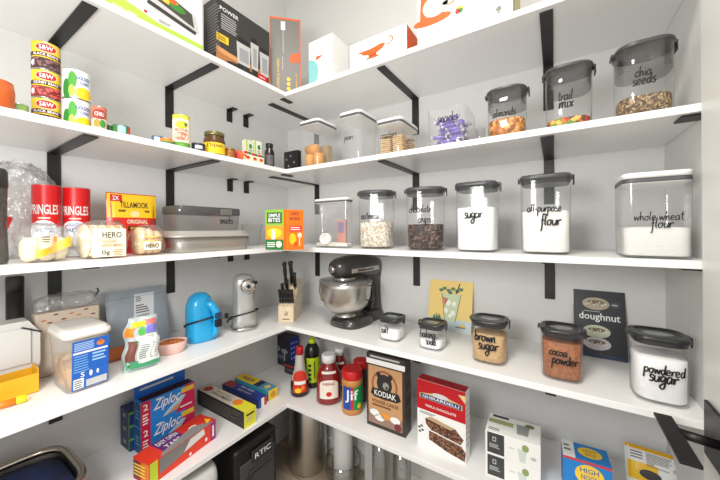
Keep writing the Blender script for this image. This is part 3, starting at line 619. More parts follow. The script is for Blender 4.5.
def art_pork(m, C, r, h):
    m.decal(C, R(-r*1.5, h*.16, r*1.5, h*.86, 16), M((236, 224, 200), .5), 1); m.decal(C, E(0, h*.68, r*.7, h*.12), M((226, 190, 40), .5), 2); m.decal(C, E(0, h*.34, r*.9, h*.13), M((196, 120, 96), .5), 2)
    m.decal(C, E(-r*.3, h*.36, r*.3, h*.06), M((226, 170, 150), .5), 3); m.decal(C, txt('BEANS', -r*.7, h*.48, r*.7, h*.57), M((150, 40, 30), .5), 3); m.decal(C, E(r*.5, h*.7, r*.2, h*.06), GRN, 3)
can('food_can', 'tall can with yellow bands and a cream picture label, standing alone mid shelf', 'can', 173, 191, 116.5, 2, .015, None, art=art_pork, cols=[M((90, 150, 50), .5), YEL, YEL, YEL, YEL, M((200, 210, 60), .5)])
can('fish_tin', 'low navy tin between the tall picture-label can and the mustard jar', 'tin', 192, 206, 144, 2, .02, None, cols=[M((30, 34, 60), .5)], art=lambda m, C, r, h: m.decal(C, R(-r*.5, h*.3, r*.6, h*.7), LG, 2))
def round_jar(name, label, cat, u1, u2, vt, k, gap, body, capm, art=None, caph=.018, neck=.88, wall='A', vb=None, capr=.9):
    x, y, r, h = fit(u1, u2, vt, k, vb, gap, wall); rz = math.atan2(CAM.y-y, CAM.x-x)+PI/2
    g = root(name, label, cat, (x, y, TOPS[k]+.0004), rz); hb = h-caph
    m = MB(); m.stack([(r*.9, 0), (r, .004), (r, hb*.78), (r*neck, hb-.003), (r*neck, hb)], body, 2, seg=32)
    if art: art(m, curved(r, r, 2), r, hb)
    m.build('jar_body', g); m = MB(); m.stack([(r*capr, hb), (r*(capr+.03), hb+.002), (r*(capr+.03), h-.002), (r*(capr-.02), h)], capm, 2, seg=32); m.build('lid', g); return g
def art_must(m, C, r, h): m.decal(C, R(-r*1.45, h*.08, r*1.45, h*.62, 14), YEL, 1); m.decal(C, txt('Dijon', -r*.7, h*.34, r*.8, h*.58), M((60, 40, 20), .5), 2); m.decal(C, stripes(-r*.6, h*.14, r*.6, h*.3, 2), M((150, 90, 20), .5), 2)
round_jar('mustard_jar', 'brown jar with yellow mustard label and olive lid on the second shelf', 'jar', 204, 226, 133.5, 2, .015, M((84, 56, 26), .25), M((120, 112, 70), .35, .6), art_must, .016, .86)
round_jar('spice_jar', 'small squat brown jar right of the mustard jar', 'jar', 225, 236, 149, 2, .015, M((150, 90, 34), .3), M((150, 120, 50), .35, .5), None, .008)
m = MB(); blob(m, (0, 0, 0), .085, .05, .05, M((206, 96, 40), .5), 2.4, .10, 3); m.decal(flat((-.02, -.028, .012), (1, 0, 0), (0, 0, 1), (0, -1, 0)), E(.02, .012, .016, .012), RED, 1)
p = on_x(238, .345); m.build('snack_bag', None, 'orange and red snack packet lying behind the small spice cartons', 'bag', None, None, (p.x, p.y, TOPS[2]+.0004), PI/4)
m = MB(); blob(m, (0, 0, 0), .05, .04, .055, M((196, 30, 40), .45), 3, .1, 9)
p = on_x(243, .30); m.build('snack_bag', None, 'bright red packet behind the colourful cartons', 'bag', None, None, (p.x, p.y, TOPS[2]+.0004), PI/4)
for (u1, u2, v, gp, base, lb) in [(246.5, 254, 139, .065, (214, 214, 196), 'white and green spice carton, left one of the upright pair'), (255, 262.5, 140, .065, (226, 228, 214), 'white and green spice carton, right one of the upright pair')]:
    A, B = GAPF(u1, u2, gp, 'A'); h = top_h(A, v, TOPS[2]); m, f, c, rz, w_ = carton(A, B, .03, h, M(base, .5)); F_ = f['front']
    m.decal(F_, R(0, 0, w_*.22, h), LIME); m.decal(F_, E(w_*.6, h*.75, w_*.2, h*.1), GRN, 2); m.decal(F_, stripes(w_*.35, h*.5, w_*.9, h*.62, 2), MID, 2)
    put(m, 'spice_carton', lb, 'box', c, rz, TOPS[2], 'upright spice cartons')
for (u1, u2, v, lb) in [(244.5, 252, 150, 'low cream carton with a red and orange picture, left of three'), (252.3, 258.5, 152.5, 'low cream carton with a red and orange picture, middle of three'), (258.8, 264.5, 154, 'low cream carton with a red and orange picture, right of three')]:
    A, B = GAPF(u1, u2, .02, 'A'); h = top_h(A, v, TOPS[2]); m, f, c, rz, w_ = carton(A, B, .03, h, M((236, 226, 208), .5)); F_ = f['front']
    m.decal(F_, R(0, h*.72, w_*.5, h*.95), RED); m.decal(F_, R(w_*.5, h*.72, w_, h*.95), M((60, 130, 60), .5)); m.decal(F_, E(w_*.5, h*.42, w_*.36, h*.16), ORG, 2); m.decal(F_, E(w_*.5, h*.45, w_*.2, h*.1), RED, 3)
    put(m, 'soup_carton', lb, 'box', c, rz, TOPS[2], 'low cream soup cartons')
round_jar('sauce_bottle', 'dark sauce bottle with black cap at the right end of the food row', 'bottle', 265, 275, 144, 2, .02, M((40, 28, 26), .2), BLACK, lambda m, C, r, h: m.decal(C, R(-r*.9, h*.1, r*.9, h*.6), M((90, 84, 90), .5), 1), .02, .6, capr=.72)
A, B = GAPF(284.5, 298, .045); m, f, c, rz, w_ = carton(A, B, .03, top_h(A, 152.5, TOPS[2]), BLACK); h = top_h(A, 152.5, TOPS[2]); F_ = f['front']
for a, b in ((.2, .6), (.5, .75), (.75, .4), (.35, .25)): m.decal(F_, E(w_*a, h*b, .006, .006), MID, 1)
put(m, 'small_carton', 'small black carton with grey dots in the corner of the second shelf', 'box', c, rz, TOPS[2])
# orange mug at the far left
p = on_x(-6, .36); g = root('candy_cup', 'orange plastic ring cup at the far left end of the second shelf', 'cup', (p.x, p.y, TOPS[2]+.0004))
MB().stack([(.03, 0), (.036, .004), (.038, .045), (.035, .07), (.032, .07), (.03, .006)], M((196, 92, 40), .3), 2, seg=28, cap1=True).build('cup_body', g)
MB().tube([(.030, -.02, .055), (.055, -.03, .05), (.055, -.03, .02), (.033, -.02, .012)], .004, M((150, 70, 34), .3)).build('handle', g)

# ---------------------------------------------------------------- eye-level shelf, left arm
def art_chip(m, C, r, h):
    m.decal(C, R(-r*1.45, .004, r*1.45, h*.17, 16), M((226, 232, 238), .5), 1); m.decal(C, R(-r*1.45, h*.1, r*1.45, h*.42, 16), M((226, 232, 238), .5), 1); m.decal(C, E(-r*.1, h*.42, r*.9, h*.10), M((226, 232, 238), .5), 2)
    m.decal(C, txt('LIGHTLY', -r*.55, h*.44, r*.45, h*.485), M((60, 100, 150), .5), 4); m.decal(C, txt('SALTED', -r*.7, h*.36, r*.6, h*.42), M((60, 100, 150), .5), 4); m.decal(C, txt('PRINGLES', -r*1.05, h*.60, r*.95, h*.73), WH, 3); m.decal(C, R(-r*.45, h*.54, r*.35, h*.56), M((240, 200, 190), .5), 3)
for i, (u1, u2, vt, gp, lb) in enumerate([(31, 61.5, 185.5, .17, 'red crisp tube, left one of the two'), (61.8, 91, 188.5, .18, 'red crisp tube, right one of the two')]):
    can('crisp_tube', lb, 'tube', u1, u2, vt, 3, gp, 'red crisp tubes', art=art_chip, cols=[M((206, 20, 24), .35)], turn=math.radians(72))
p = fit(-28, 9, 168, 3, gap=.06, wall='A')
g = root('pitcher', 'dark smoked pitcher with a black handle, cut off at the far left', 'pitcher', (p[0], p[1], TOPS[3]+.0004), .2); r, h = p[2], p[3]
MB().stack([(r*.9, 0), (r, .01), (r*.92, h*.35), (r*.9, h*.37), (r*.95, h*.8)], clear('dark_glass', (.32, .31, .29), (.12, .12, .11), .12, .08, .35, (.16, .15, .14)), 2, seg=36, cap1=False).build('pitcher_body', g)
MB().stack([(r*.97, h*.8), (r, h*.82), (r*.98, h*.97), (r*.8, h)], M((48, 46, 44), .3), 2, seg=36).build('lid', g)
MB().tube([(r*.9, -.01, h*.93), (r+.016, -.015, h*.90), (r+.034, -.02, h*.76), (r+.036, -.02, h*.66), (r+.022, -.016, h*.62), (r*.9, -.01, h*.63)], .007, BLACK).build('handle', g)
m = MB(); blob(m, (0, 0, 0), .17, .10, .30, WRAP, 2.6, .16, 21, 36, 20); p = on_x(21, .11); g = m.build('produce_bag', None, 'clear crinkled bag with a red tag standing behind the pitcher', 'bag', None, None, (p.x, p.y, TOPS[3]+.0004), PI/2)
m = MB(); m.box((0, 0, 0), (.03, .004, .07), RED, .001, None, Matrix.Rotation(.3, 4, 'Y')); t_ = m.build('tag', g, 'red tag'); t_.location = (-.05, -.059, .1)
# bread
CRUST = M((226, 186, 110), .6, 0, 0, .3, 30, .15); DOUGH = M((240, 226, 192), .7, 0, 0, .2, 40, .05)
def bread(label, u1, u2, vt, gap, dep, kind):
    A, B = GAPF(u1, u2, gap, 'A'); w_ = (B-A).length; h = top_h(A, vt, TOPS[3]); c = (A+B)/2
    g = root('bread_bag', label, 'bread', (c.x-dep/2, c.y, TOPS[3]+.0004), PI/2)
    if kind == 'loaf':
        m = MB(); blob(m, (0, 0, .003), w_*.80, dep*.84, h*.80, DOUGH, 3.4, .04, 5)
        for i in range(9): blob(m, (-w_*.32+w_*.64*i/8, 0, .004), w_*.082, dep*.86, h*.86, CRUST if i % 2 else DOUGH, 2.8, .02, i, 14, 12)
        m.build('loaf', g)
        F_ = flat((-w_*.28, -dep*.5, 0), (1, 0, 0), (0, 0, 1), (0, -1, 0)); m = MB(); W, Hh = w_*.62, h*.80
        m.box((0.03*w_, -dep*.5+.001, Hh*.52), (W, .002, Hh*.92), M((238, 228, 200), .5), .0006)
        m.decal(F_, txt('HERO', W*.28, Hh*.68, W*.86, Hh*.88), DK, 2); m.decal(F_, txt('CLASSIC', W*.30, Hh*.53, W*.70, Hh*.60), M((206, 170, 70), .5), 2); m.decal(F_, txt('WHITE BREAD', W*.24, Hh*.38, W*.9, Hh*.47), M((190, 150, 60), .5), 2)
        m.decal(F_, txt('0g', W*.26, Hh*.10, W*.5, Hh*.28), DK, 2); m.decal(F_, stripes(W*.6, Hh*.08, W*.92, Hh*.3, 4), M((150, 120, 70), .5), 2); m.build('label', g)
    elif kind == 'rolls':
        m = MB()
        for i, (a, b) in enumerate(((-.26, -.1), (.02, -.12), (.27, .0), (-.12, .22), (.16, .2))): blob(m, (a*w_, b*dep, .003), w_*.34, dep*.5, h*.62, DOUGH, 2.6, .03, i, 18, 10)
        m.build('bread_rolls', g)
        m = MB(); m.grid(lambda a, b: (-w_*.22+w_*.62*a, -dep*.52-.004*math.sin(a*9), .012+h*.30*a+h*.22*b*(1-.2*math.sin(a*5))), 14, 3, M((236, 180, 50), .35)); m.build('yellow_band', g, 'yellow printed band')
        F_ = flat((-w_*.12, -dep*.53, h*.5), (1, 0, 0), (0, 0, 1), (0, -1, 0)); m = MB(); m.decal(F_, stripes(0, 0, w_*.16, h*.18, 3), M((90, 80, 60), .5), 1); m.decal(F_, R(w_*.2, h*.02, w_*.26, h*.16), ORG, 1); m.build('print', g)
    else:
        m = MB()
        for i in range(3): blob(m, ((-.22+.22*i)*w_, 0, .003), w_*.36, dep*.8, h*(.9-.06*i), M((236, 200, 150), .6), 2.6, .03, i, 18, 12)
        for i in range(3): m.tube([(-w_*.25, -dep*.46, h*(.3+.16*i)), (0, -dep*.5, h*(.36+.12*i)), (w_*.25, -dep*.44, h*(.3+.14*i))], .004, CRUST, 6)
        m.build('bagels', g)
        F_ = flat((-w_*.3, -dep*.52, 0), (1, 0, 0), (0, 0, 1), (0, -1, 0)); m = MB(); m.box((-.02*w_, -dep*.5, h*.32), (w_*.5, .002, h*.26), M((244, 236, 220), .5), .0005); m.decal(F_, txt('HERO', w_*.08, h*.24, w_*.46, h*.40), DK, 3); m.build('label', g)
    m = MB(); blob(m, (0, 0, 0), w_, dep, h, WRAP, 2.6, .07, int(u1), 36, 18); m.build('wrapper', g)
    return g
bread('clear bag of white sandwich rolls with a yellow band, left of the three bread bags', 18, 76, 223, .02, .11, 'rolls')
bread('bagged white loaf with cream front label, middle of the three bread bags', 79, 134, 220, .02, .11, 'loaf')
bread('bag of pale bagels beside the metal pan, right of the three bread bags', 136, 169, 225, .04, .09, 'bagel')
def pouch(w_, h, d, mat, parts=(), seg=14, wav=0, tp=0):
    m = MB(); q = lambda x, y: x*(1-tp*(y/h)**3)+tp*.02*math.sin(y*80)
    th = lambda x, y: d/2*max(0, 1-(2*x/w_)**4)**.5*max(0, math.sin(PI*min(1, max(0, y/h))))**.5+wav*math.sin(x*90+y*70)*.3
    for s in (-1, 1): m.grid(lambda a, b: (q((a-.5)*w_, b*h), s*(th((a-.5)*w_*.999, b*h)+.0005), b*h), seg, seg, mat)
    mp = lambda x, y, l: (q(x, y), -th(x, y)-l-.0008, y)
    return m, mp
A, B = GAPF(106, 156, .20, 'A'); w_ = (B-A).length; c = (A+B)/2; h = top_h(A, 192, TOPS[3])
m, mp = pouch(w_, h, .03, M((206, 40, 34), .3))
gr = lambda x0, y0, x1, y1, n=8: ([(x0+(x1-x0)*i/n, y0+(y1-y0)*j/n) for j in range(n+1) for i in range(n+1)], [[j*(n+1)+i, j*(n+1)+i+1, (j+1)*(n+1)+i+1, (j+1)*(n+1)+i] for j in range(n) for i in range(n)])
m.decal(mp, gr(-w_*.49, h*.60, w_*.49, h*.985), M((240, 196, 30), .35), 2); m.decal(mp, txt('TILLAMOOK', -w_*.27, h*.76, w_*.30, h*.86), M((60, 30, 20), .5), 5); m.decal(mp, R(-w_*.44, h*.86, -w_*.22, h*.97), RED, 4); m.decal(mp, txt('2X', -w_*.40, h*.88, -w_*.28, h*.95), WH, 6)
m.decal(mp, E(.02*w_, h*.66, w_*.10, h*.05), M((230, 214, 150), .5), 5); m.decal(mp, stripes(-w_*.3, h*.68, w_*.32, h*.74, 1, .6, 0), M((120, 80, 30), .5), 4); m.decal(mp, txt('ORIGINAL', -w_*.14, h*.50, w_*.28, h*.57), CREAM, 4)
m.decal(mp, gr(-w_*.12, h*.38, w_*.26, h*.46), BLACK, 3); m.decal(mp, txt('BEEF JERKY', -w_*.08, h*.395, w_*.22, h*.445), YEL, 6)
for a in (-.32, .40): m.decal(mp, E(w_*a, h*.52, w_*.06, h*.05), M((150, 60, 50), .5), 3)
m.build('jerky_bag', None, 'yellow and red jerky pouch standing behind the bread', 'bag', None, None, (c.x, c.y, TOPS[3]+.0004), PI/2)
# covered baking pan with the smoked-lid box on it
PAN = M((172, 168, 160), .35, .7)
A, B = GAPF(176, 252, .03, 'A'); w_ = (B-A).length; c = (A+B)/2; D_ = .24
g = root('baking_pan', 'grey metal baking pan with a grey lid, on the eye-level shelf', 'pan', (c.x-D_/2, c.y, TOPS[3]+.0004), PI/2)
hp = top_h(A, 238, TOPS[3])
m = MB(); m.stack([(.93, 0), (.95, .004), (.99, hp)], PAN, 12, w_/2, D_/2, 56); m.build('pan_body', g)
m = MB(); m.stack([(1.0, hp), (1.06, hp+.001), (1.06, hp+.006), (.97, hp+.010), (.93, hp+.024), (.90, hp+.026)], M((186, 183, 176), .4, .4), 12, w_/2, D_/2, 56); m.build('lid', g)
zt = hp+.0275; A, B = GAPF(178, 243, .06, 'A'); w2 = (B-A).length; c2 = (A+B)/2; h2 = top_h(A, 205, TOPS[3])-zt; D2 = .15
g = root('bread_box', 'low clear box with a smoked grey lid, stacked on the baking pan', 'container', (c2.x-D2/2, c2.y, TOPS[3]+.0004+zt), PI/2)
m = MB(); m.stack([(.93, 0), (.95, .004), (.98, h2*.74)], clear('smoky_body', (.80, .79, .78), (.42, .42, .42), .10, .06, .10, (.5, .49, .48)), 7, w2/2, D2/2, 56, cap1=False); m.build('container_body', g)
m = MB(); m.stack([(.99, h2*.68), (1, h2*.72), (1, h2*.95), (.97, h2)], clear('smoked_lid', (.30, .30, .30), (.1, .1, .1), .16, .1, .5, (.13, .13, .13)), 7, w2/2, D2/2, 56); L = m.build('lid', g)
MB().box((w2*.20, -D2*.5-.004, h2*.80), (w2*.19, .006, h2*.26), M((120, 118, 112), .3, .3), .003).build('latch', L)
F_ = flat((0, -D2*.5*.97, 0), (1, 0, 0), (0, 0, 1), (0, -1, 0)); m = MB(); m.decal(F_, hand('snacks', w2*.1, h2*.3, w2*.22, .16), INK, 2); m.build('lettering', g)
x, y, r, h = fit(228, 252, 228, 3, gap=.20, wall='A'); 
MB().stack([(r*.6, 0), (r*.62, .003), (r, h*1.2), (r*.97, h*1.2), (r*.58, .005)], clear('jar_glass'), 2, seg=32, cap1=False).build('glass_bowl', None, 'clear glass bowl behind the baking pan', 'bowl', None, None, (.10, on_x(252, .10).y, TOPS[3]+.0004))
# orange food cartons in the corner
cen = Vector((.30, -.34, 0))
A, B = on_y(265.5, -.42), on_y(284, -.42); A, B = Vector((.262, -.452, 0)), Vector((.330, -.395, 0))
def ray_at(u, x): return on_x(u, x)
pA = CAM+ray(265.5, 232)*1.33; pB = CAM+ray(283.5, 232)*1.30
h = top_h(pA, 210, TOPS[3]); m, f, c, rz, w_ = carton(pA, pB, .026, h, M((236, 150, 40), .5)); F_ = f['front']
m.decal(F_, R(0, h*.6, w_, h), M((130, 180, 60), .5)); m.decal(F_, R(w_*.1, h*.66, w_*.92, h*.93), M((30, 80, 40), .5), 2); m.decal(F_, txt('SIMPLE', w_*.18, h*.81, w_*.84, h*.90), WH, 3); m.decal(F_, txt('BITES', w_*.18, h*.69, w_*.84, h*.79), WH, 3)
m.decal(F_, R(0, 0, w_, h*.26), M((40, 110, 50), .5), 2); m.decal(F_, E(w_*.75, h*.14, w_*.16, h*.08), CREAM, 3); m.decal(F_, stripes(w_*.1, h*.06, w_*.55, h*.2, 3), WH, 3); m.decal(F_, E(w_*.5, h*.42, w_*.4, h*.12), YEL, 2); m.decal(F_, R(w_*.35, h*.26, w_*.55, h*.5), CREAM, 3)
put(m, 'snack_carton', 'green and orange snack carton left of the all-orange carton', 'box', c, rz, TOPS[3])
pA = CAM+ray(287.5, 232)*1.28; pB = CAM+ray(304, 232)*1.33
h = top_h(pA, 209.5, TOPS[3]); m, f, c, rz, w_ = carton(pA, pB, .05, h, M((242, 118, 20), .45)); F_ = f['front']
m.decal(F_, txt('CHEESY', w_*.16, h*.86, w_*.72, h*.94), M((130, 30, 60), .5), 2); m.decal(F_, txt('MACARONI', w_*.14, h*.74, w_*.74, h*.82), M((130, 30, 60), .5), 2); m.decal(F_, R(w_*.12, h*.46, w_*.84, h*.60), M((214, 40, 70), .45), 2); m.decal(F_, stripes(w_*.18, h*.48, w_*.78, h*.58, 2), CREAM, 3)
m.decal(F_, E(w_*.3, h*.28, w_*.2, h*.14), YEL, 2); m.decal(F_, E(w_*.72, h*.36, w_*.13, h*.07), CREAM, 3); m.decal(F_, R(w_*.68, h*.1, w_*.74, h*.36), CREAM, 3); m.decal(F_, stripes(w_*.35, h*.1, w_*.62, h*.2, 2), RED, 3)
put(m, 'pasta_carton', 'all-orange pasta carton left of the measuring-cup container', 'box', c, rz, TOPS[3])
# ---------------------------------------------------------------- mixer shelf (fourth from the top)
Z4 = TOPS[4]
# stand mixer: front towards local -Y
p = on_z(356, 321, Z4); SMX = M((62, 60, 58), .3, .25, .5)
g = root('stand_mixer', 'dark grey stand mixer with a steel bowl, beside the knife block', 'mixer', (p.x+.005, p.y-.0, Z4+.0004), math.radians(-8)); g.scale = (1.1, 1.1, 1.08)
m = MB()
m.stack([(1, 0), (1.0, .012), (.93, .03), (.60, .042)], SMX, 3, .088, .095, 40, (0, -.035, 0)); m.stack([(1, 0), (1, .012), (.95, .032), (.8, .045)], SMX, 3, .068, .075, 36, (0, .09, 0)); m.build('base', g)
m = MB(); m.loft([[(x*a, y*b+c, z) for x, y in sq(3, 28)] for a, b, c, z in ((.055, .055, .110, .03), (.042, .042, .125, .08), (.038, .038, .130, .15), (.042, .05, .118, .20), (.05, .07, .10, .235))], SMX); m.build('column', g)
m = MB(); rings = []
for t, rx, rz_, zc in ((-.155, .012, .012, .278), (-.150, .036, .034, .275), (-.12, .052, .046, .275), (-.06, .060, .054, .275), (.02, .062, .056, .272), (.09, .060, .055, .266), (.14, .050, .048, .262), (.165, .030, .030, .262), (.170, .01, .01, .262)):
    rings.append([(rx*x, t, zc+rz_*z) for x, z in sq(2.6, 32)])
m.loft(rings, SMX); m.build('head', g)
m = MB()
for s in (-1, 1): m.box((s*.0605, .0, .262), (.004, .20, .022), STEEL, .002); m.decal(flat((s*.063, s*-.055, .256), (0, s, 0), (0, 0, 1), (s, 0, 0)), txt('KitchenAid', 0, 0, .11, .012), BLACK, 2)
m.build('trim_band', g, 'silver band with dark lettering')
m = MB(); m.stack([(.010, 0), (.017, .003), (.019, .012), (.016, .020), (.010, .022)], STEEL, 2, seg=24, T=Matrix.Translation((0, -.152, .272)) @ Matrix.Rotation(PI/2, 4, 'X')); m.build('hub_cap', g, 'chrome hub cap')
MB().stack([(.052, .212), (.054, .232)], STEEL, 2, seg=32, c=(0, -.085, 0)).build('attachment_ring', g, 'steel ring under the head')
BOW = (0, -.075, 0)
m = MB(); m.stack([(.046, .044), (.050, .05), (.034, .058), (.072, .070), (.100, .10), (.114, .14), (.119, .19), (.122, .208), (.119, .208), (.115, .19), (.10, .11)], BRUSH, 2, seg=48, c=BOW); 
m.build('bowl', g, 'brushed steel mixing bowl')
b_ = [c for c in g.children if c.name.startswith('bowl')][0]
MB().tube([(-.116, -.075, .19), (-.14, -.08, .195), (-.162, -.085, .18), (-.165, -.085, .14), (-.155, -.082, .10), (-.13, -.08, .088), (-.106, -.075, .10)], .006, STEEL, 8, flat=1.6).build('handle', b_)
MB().tube([(.104+.115*0, -.06, .19), (.13, -.05, .20), (.14, -.04, .17), (.128, -.045, .13), (.102, -.06, .13)], .003, BLACK).build('power_cord', g)
m = MB(); m.stack([(.014, .13), (.014, .215)], STEEL, 2, seg=16, c=BOW)
for i in range(10):
    a = PI*i/10; ca, sa = math.cos(a), math.sin(a); m.tube([(BOW[0]+ca*q, BOW[1]+sa*q, z) for q, z in ((.008, .15), (.036, .11), (.03, .082), (0, .075), (-.03, .082), (-.036, .11), (-.008, .15))], .0015, STEEL, 5)
m.build('whisk', g)
m = MB(); m.stack([(.123, .206), (.124, .216), (.10, .22), (.06, .222)], clear('bowl_shield', (.8, .8, .8), (.4, .4, .4), .2, .08, .1), 2, seg=40, c=BOW, cap0=False, cap1=False); m.build('splash_guard', g)
F_ = flat((-.05, -.035-.097, .012), (1, 0, 0), (0, .3, 1), (0, -1, .3)); m = MB(); m.decal(F_, R(.015, 0, .085, .012), STEEL, 2); m.decal(F_, R(.02, .003, .08, .009), SMX, 3); m.build('name_plate', g)
# knife block in the corner
p = on_z(289.5, 322, Z4); WOOD = M((236, 216, 182), .5, 0, 0, .1, 40, .06)
dv = Vector((p.x-CAM.x, p.y-CAM.y, 0)).normalized(); kc = Vector((p.x, p.y, 0))+dv*.075+Vector((dv.y, -dv.x, 0))*.004
rzk = math.atan2(-dv.x, dv.y)-.30
g = root('knife_block', 'pale wood knife block with black handled knives in the shelf corner', 'knife block', (kc.x, kc.y, Z4+.0004), rzk)
m = MB()
def prismx(m, pts, w_, mat):
    a = [(-w_/2, y, z) for y, z in pts]; b = [(w_/2, y, z) for y, z in pts]; n = len(pts)
    m.add(a+b, [list(range(n))[::-1], list(range(n, 2*n))]+[[i, (i+1) % n, n+(i+1) % n, n+i] for i in range(n)], mat)
prismx(m, [(-.075, 0), (.06, 0), (.085, .205), (.055, .215), (-.035, .115), (-.075, .082)], .082, WOOD); m.build('block', g)
F_ = flat((-.041, -.075, 0), (1, 0, 0), (0, 0, 1), (0, -1, 0)); m = MB()
m.decal(F_, G((.033, .034), (.037, .034), (.040, .046), (.036, .052)), DK, 1); m.decal(F_, G((.043, .034), (.047, .034), (.052, .050), (.045, .050)), DK, 1); m.decal(F_, E(.041, .055, .003, .003, 8), DK, 1); m.decal(F_, R(.022, .012, .060, .018), M((120, 100, 76), .5), 1); m.build('emblem', g, 'small dark twin-figure emblem')
HB = M((24, 22, 22), .22, 0, .3)
def knife(x, y, z, L, r, tilt, nm='knife'):
    r *= 1.2
    m = MB(); T = Matrix.Translation((x, y, z)) @ Matrix.Rotation(tilt, 4, 'X')
    m.stack([(r*.8, 0), (r, L*.12), (r*.8, L*.35), (r*1.05, L*.6), (r*.85, L*.8), (r*1.25, L*.93), (r*.8, L)], HB, 3, .8, 1, 16, T=T)
    for q in (.25, .5, .75): m.stack([(.0022, -r*.66), (.0022, r*.66)], STEEL, 2, seg=8, T=T @ Matrix.Translation((0, 0, L*q)) @ Matrix.Rotation(PI/2, 4, 'Y'))
    m.stack([(r*.9, -.01), (r*.9, 0)], STEEL, 3, .5, 1, 12, T=T)
    return m
kg = 'knives in the wooden block'
def knf(lbl, *a):
    m = knife(*a); return m.build('knife', None, lbl, 'knife', kg, None, (kc.x, kc.y, Z4+.0004), rzk)
for i in range(6):
    m = knife(-.034+i*.0136, -.058, .098, .078, .0068, math.radians(16)); m.build('knife', None, 'black handled steak knife in the front row of the wooden block', 'knife', kg, None, (kc.x, kc.y, Z4+.0004), rzk)
for (x, y, z, L, r, lb) in ((-.026, .014, .182, .135, .010, 'tall black handled knife in the wooden block, left one'), (.006, .022, .190, .130, .011, 'tall black handled knife in the wooden block, second of the back row'),
                         (.030, -.002, .172, .085, .010, 'shorter black handled knife at the right of the wooden block'), (-.008, -.018, .150, .065, .009, 'short black knife handle in the middle of the wooden block'), (-.034, -.020, .148, .05, .009, 'shortest black knife handle at the left of the block')):
    knf(lb, x, y, z, L, r, math.radians(14))
# silver can opener with cord
def tower(name, label, cat, u1, u2, vt, vb, mat, kind):
    x, y, r, h = fit(u1, u2, vt, 4, vb); rz = math.atan2(CAM.y-y, CAM.x-x)+PI/2
    g = root(name, label, cat, (x, y, Z4+.0004), rz+(.15 if kind == 'can' else .35))
    return g, r, h
g, r, h = tower('can_opener', 'silver electric can opener with a black cord wrapped round it', 'can opener', 230, 258, 274, 332, None, 'can'); r *= .97
SV = M((190, 189, 186), .3, .55)
m = MB(); m.stack([(1, 0), (1, .014), (.96, .016)], STEEL, 2.6, r, r*1.0, 40); m.build('base', g)
m = MB(); m.loft([[(x*a, y*b+c, z) for x, y in sq(3.2, 36)] for a, b, c, z in ((r*.93, r*.9, 0, .016), (r*.86, r*.8, .004, .05), (r*.80, r*.74, .008, h*.55), (r*.82, r*.80, .004, h*.8), (r*.78, r*.80, .004, h*.90), (r*.60, r*.68, .006, h*.975), (r*.2, r*.3, .008, h))], SV); m.build('tower', g)
m = MB(); T = Matrix.Translation((r*.18, -r*.70, h*.80)) @ Matrix.Rotation(PI/2, 4, 'X'); m.stack([(r*.55, 0), (r*.55, .016), (r*.48, .022), (r*.2, .024)], STEEL, 2, seg=28, T=T); m.box((r*.45, -r*.95, h*.86), (r*.8, .014, .016), BLACK, .004)
m.stack([(r*.14, .02), (r*.14, .034)], BLACK, 2, seg=16, T=T); m.stack([(r*.18, .02), (r*.16, .030)], STEEL, 2, seg=16, T=T @ Matrix.Translation((r*.25, r*.1, 0))); m.build('cutting_head', g, 'chrome cutting head')
def wrap(rx, ry, z0, z1, turns, n=60, start=0, cy=0): return [(rx*math.cos(start+2*PI*turns*i/n), cy+ry*math.sin(start+2*PI*turns*i/n), z0+(z1-z0)*(.5+.5*math.sin(i*2*PI*turns/n*1.0+1)) if False else z0+(z1-z0)*abs(math.sin(PI*turns*i/n+.4))) for i in range(n+1)]
m = MB(); m.tube([(-r*.9, r*.3, h*.22), (-r*1.25, -.01, h*.16)]+wrap(r*1.06, r*1.06, h*.14, h*.34, 3.6, 90, PI), .0035, BLACK); m.box((-r*1.28, .0, h*.27), (.016, .012, .026), BLACK, .003); m.build('power_cord', g)
# blue appliance with cord
g, r, h = tower('hand_mixer', 'bright blue electric hand appliance standing on end with a black cord', 'mixer', 184, 219, 292, 344, None, 'mix'); r *= .95
BL = M((28, 160, 214), .3, 0, .4)
m = MB(); m.loft([[(x*a+c, y*b, z) for x, y in sq(2.8, 36)] for a, b, c, z in ((r*.93, r*.8, 0, 0), (r*.97, r*.85, 0, .012), (r*.88, r*.8, -.004, h*.28), (r*.80, r*.76, -.010, h*.55), (r*.74, r*.74, -.012, h*.75), (r*.62, r*.66, -.008, h*.90), (r*.35, r*.4, -.006, h*.98), (r*.1, r*.1, -.004, h))], BL); m.build('housing', g)
m = MB(); m.tube([(r*.05, -r*.55, h*.80), (r*.35, -r*.75, h*.74), (r*.58, -r*.85, h*.60), (r*.64, -r*.85, h*.38), (r*.56, -r*.8, h*.16), (r*.4, -r*.6, h*.06)], [r*.26, r*.28, r*.27, r*.22, r*.22, r*.24], BL, 14); m.build('handle', g)
m = MB(); m.box((r*.64, -r*1.10, h*.52), (r*.42, .012, h*.12), M((34, 56, 84), .4), .004); m.box((r*.66, -r*1.06, h*.36), (r*.42, .02, h*.16), BLACK, .004); m.build('switch', g, 'dark switch panel')
m = MB(); m.stack([(r*.75, 0), (r*.75, .01)], M((90, 130, 150), .3), 2, 1, .3, 28, T=Matrix.Translation((-r*.1, 0, h*.78)) @ Matrix.Rotation(.2, 4, 'Y')); m.build('vent_ring', g)
m = MB(); m.tube(wrap(r*1.03, r*1.02, h*.20, h*.50, 3.4, 90, PI*.9), .0038, BLACK); m.build('power_cord', g)
